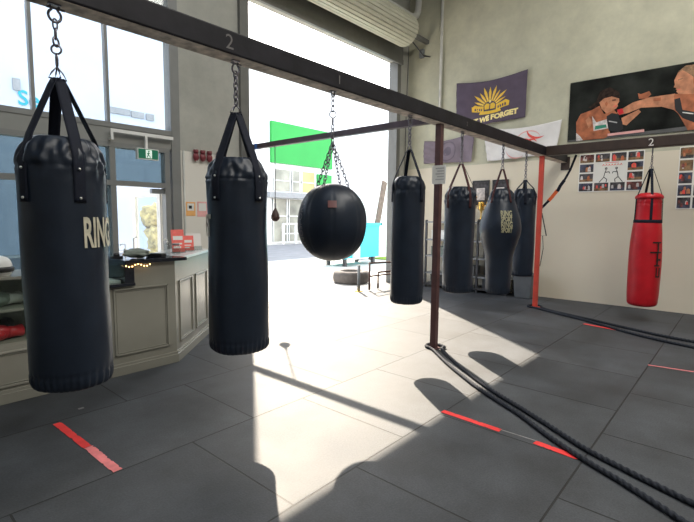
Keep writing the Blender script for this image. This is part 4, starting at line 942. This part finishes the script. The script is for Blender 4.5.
# suspension strap
tr = thing('suspension_strap', 'black and orange suspension strap looped from the side beam to the red post', 'strap', (8.1, 2.5, 1.5))
def strip(name, pts, wd, m, nrm=(1, 0.2, 0)):
    mb = MB(); P = [Vector(p) for p in pts]; n = Vector(nrm).normalized(); rows = []
    for k, p in enumerate(P):
        d = (P[min(k+1, len(P)-1)]-P[max(k-1, 0)]).normalized(); s_ = d.cross(n).normalized()*wd/2; rows.append((mb.bm.verts.new(p-s_), mb.bm.verts.new(p+s_)))
    for a, b_ in zip(rows[:-1], rows[1:]): mb.bm.faces.new((a[0], a[1], b_[1], b_[0]))
    return mb.build(name, K[m], tr, 0, True, thin=0.005)
xs_ = 8.05
strip('webbing', [(xs_, 2.16, 2.535), (xs_, 2.24, 2.30), (xs_, 2.32, 2.14)], 0.035, 'web')
strip('webbing', [(xs_, 2.32, 2.14), (xs_, 2.38, 2.05), (xs_, 2.42, 1.96)], 0.05, 'web')
strip('orange_webbing', [(xs_, 2.42, 1.98), (xs_, 2.50, 1.87), (xs_, 2.56, 1.80)], 0.055, 'orangeweb')
strip('webbing', [(xs_, 2.55, 1.81), (xs_, 2.63, 1.72), (7.98, 2.67, 1.66)], 0.04, 'web')
MB().tube([(7.98, 2.66, 1.66), (7.98, 2.69, 1.22), (7.98, 2.54, 1.22), (7.98, 2.63, 1.60)], 0.010, 8).build('handle', K['black'], tr, 0, True)
MB().tube([(7.98, 2.60, 1.22), (7.98, 2.58, 1.0), (7.98, 2.62, 0.7)], 0.006, 8).build('tail', K['black'], tr, 0, True)

# ============================================================ FLOOR ITEMS
def smooth_path(pts, step=0.006):
    P = [Vector((x, y, z)) for x, y, z in pts]; out = []
    for k in range(len(P)-1):
        p0, p1, p2, p3 = P[max(k-1, 0)], P[k], P[k+1], P[min(k+2, len(P)-1)]; n = max(2, int((p2-p1).length/step))
        for i in range(n):
            t_ = i/n; out.append(0.5*((2*p1)+(p2-p0)*t_+(2*p0-5*p1+4*p2-p3)*t_*t_+(3*p1-p0-3*p2+p3)*t_**3))
    return out+[P[-1]]
def rope_mesh(mb, path, rad, pitch=0.042, n=18, step=0.006):
    rings = []; up = None; s_ = 0; L = len(path)
    for k, p in enumerate(path):
        t_ = (path[min(k+1, L-1)]-path[max(k-1, 0)]).normalized()
        if up is None: up = Vector((0, 0, 1)) if abs(t_.z) < .9 else Vector((1, 0, 0))
        a = (up-t_*up.dot(t_)).normalized(); up = a; b_ = t_.cross(a)
        if k: s_ += (p-path[k-1]).length
        ph = 2*PI*s_/(pitch*3)
        rings.append([mb.bm.verts.new(p+(a*math.cos(2*PI*j/n)+b_*math.sin(2*PI*j/n))*rad*(0.62+0.42*abs(math.cos(1.5*(2*PI*j/n-ph))))) for j in range(n)])
    for A_, B_ in zip(rings[:-1], rings[1:]):
        for j in range(n): mb.bm.faces.new((A_[j], A_[(j+1) % n], B_[(j+1) % n], B_[j])).smooth = True
    mb.bm.faces.new(rings[0][::-1]); mb.bm.faces.new(rings[-1])
RR = 0.0175
r1 = [(4.66, 2.64), (4.64, 2.72), (4.56, 2.735), (4.49, 2.70), (4.46, 2.62), (4.37, 2.51), (4.107, 2.223), (3.80, 1.84), (3.64, 1.62), (3.51, 1.41), (3.38, 1.20), (3.20, 0.965), (3.085, 0.797), (3.02, 0.69), (2.95, 0.562), (2.89, 0.448), (2.825, 0.34), (2.765, 0.243), (2.687, 0.12), (2.45, -0.25)]
r2p = [(4.66, 2.64), (4.62, 2.54), (4.50, 2.50), (4.19, 2.17), (3.853, 1.765), (3.67, 1.505), (3.518, 1.254), (3.34, 0.975), (3.18, 0.735), (3.11, 0.60), (3.056, 0.477), (3.01, 0.368), (2.97, 0.267), (2.90, 0.09), (2.75, -0.3)]
rp_ = MB(); path = smooth_path([(x, y, RR) for x, y in r1[::-1]]+[(x, y, RR) for x, y in r2p[1:]], 0.007)
rope_mesh(rp_, path, RR*1.05); tag(rp_.build('battle_rope', K['rope']), 'thick twisted battle rope looped around the maroon post', 'rope')
r3 = [(7.607, 2.12), (7.43, 1.69), (7.228, 1.255), (7.035, 0.813), (6.93, 0.40), (6.86, 0.0)]
r4 = [(7.50, 2.10), (7.243, 1.61), (6.90, 1.09), (6.73, 0.721), (6.62, 0.377), (6.52, 0.0)]
top = [(7.76, 2.58), (7.80, 2.72), (7.90, 2.74), (7.99, 2.66), (7.96, 2.56), (7.84, 2.50)]
rp_ = MB(); path = smooth_path([(x, y, RR) for x, y in r4[::-1]+[(7.66, 2.40)]+top+[(7.70, 2.32)]+r3[0:]], 0.010)
rope_mesh(rp_, path, RR*1.02); tag(rp_.build('battle_rope', K['rope']), 'thick twisted battle rope looped around the red post', 'rope')
def tape(name, label, A, Bp, wd, m, seed, group=None, parent=None):
    rnd = random.Random(seed); A = Vector((*A, 0)); Bp = Vector((*Bp, 0)); d = Bp-A; n = Vector((-d.y, d.x, 0)).normalized()*wd/2; N = 24; mb = MB(); L_, R_ = [], []
    for k in range(N+1):
        p = A+d*k/N; e = 1-(0.35*rnd.random() if rnd.random() < 0.25 else 0); e2 = 1-(0.3*rnd.random() if rnd.random() < 0.2 else 0)
        L_.append(p+n*e+Vector((0, 0, .002))); R_.append(p-n*e2+Vector((0, 0, .002)))
    V1 = [mb.bm.verts.new(v) for v in L_]; V2 = [mb.bm.verts.new(v) for v in R_]
    for k in range(N): mb.bm.faces.new((V1[k], V2[k], V2[k+1], V1[k+1]))
    o = mb.build(name, K[m], parent, thin=0.0012)
    if not parent: tag(o, label, 'floor tape', group)
    return o
ta = thing('floor_tape', 'red and pink worn tape strip on the mats at lower left below the nearest bag', 'floor tape', (0, 0, 0))
tape('tape_piece', '', (1.0, 3.65), (1.02, 3.12), 0.052, 'tape', 1, parent=ta); tape('tape_piece', '', (1.025, 3.115), (1.035, 2.69), 0.056, 'tapepink', 9, parent=ta)
tb = thing('floor_tape', 'torn red tape strip ending at the near battle rope', 'floor tape', (0, 0, 0))
tape('tape_piece', '', (3.075, 1.69), (3.06, 1.22), 0.052, 'tape', 2, parent=tb); tape('tape_piece', '', (3.055, 0.98), (3.03, 0.70), 0.056, 'tape', 3, parent=tb)
tape('torn_edge', '', (3.075, 1.24), (3.078, 0.97), 0.012, 'tapegrey', 4, parent=tb)
tape('floor_tape', 'thin red tape strip on the mats beside the far battle rope', (7.11, 1.68), (6.99, 1.10), 0.06, 'tape', 5)
tape('floor_tape', 'worn pink tape line at the right edge of the mats', (5.53, 0.68), (5.60, 0.25), 0.028, 'tapepink', 6)
tape('floor_tape', 'small worn grey tape scrap near the nearest bag', (1.19, 3.80), (1.23, 3.80), 0.03, 'tapegrey', 8)
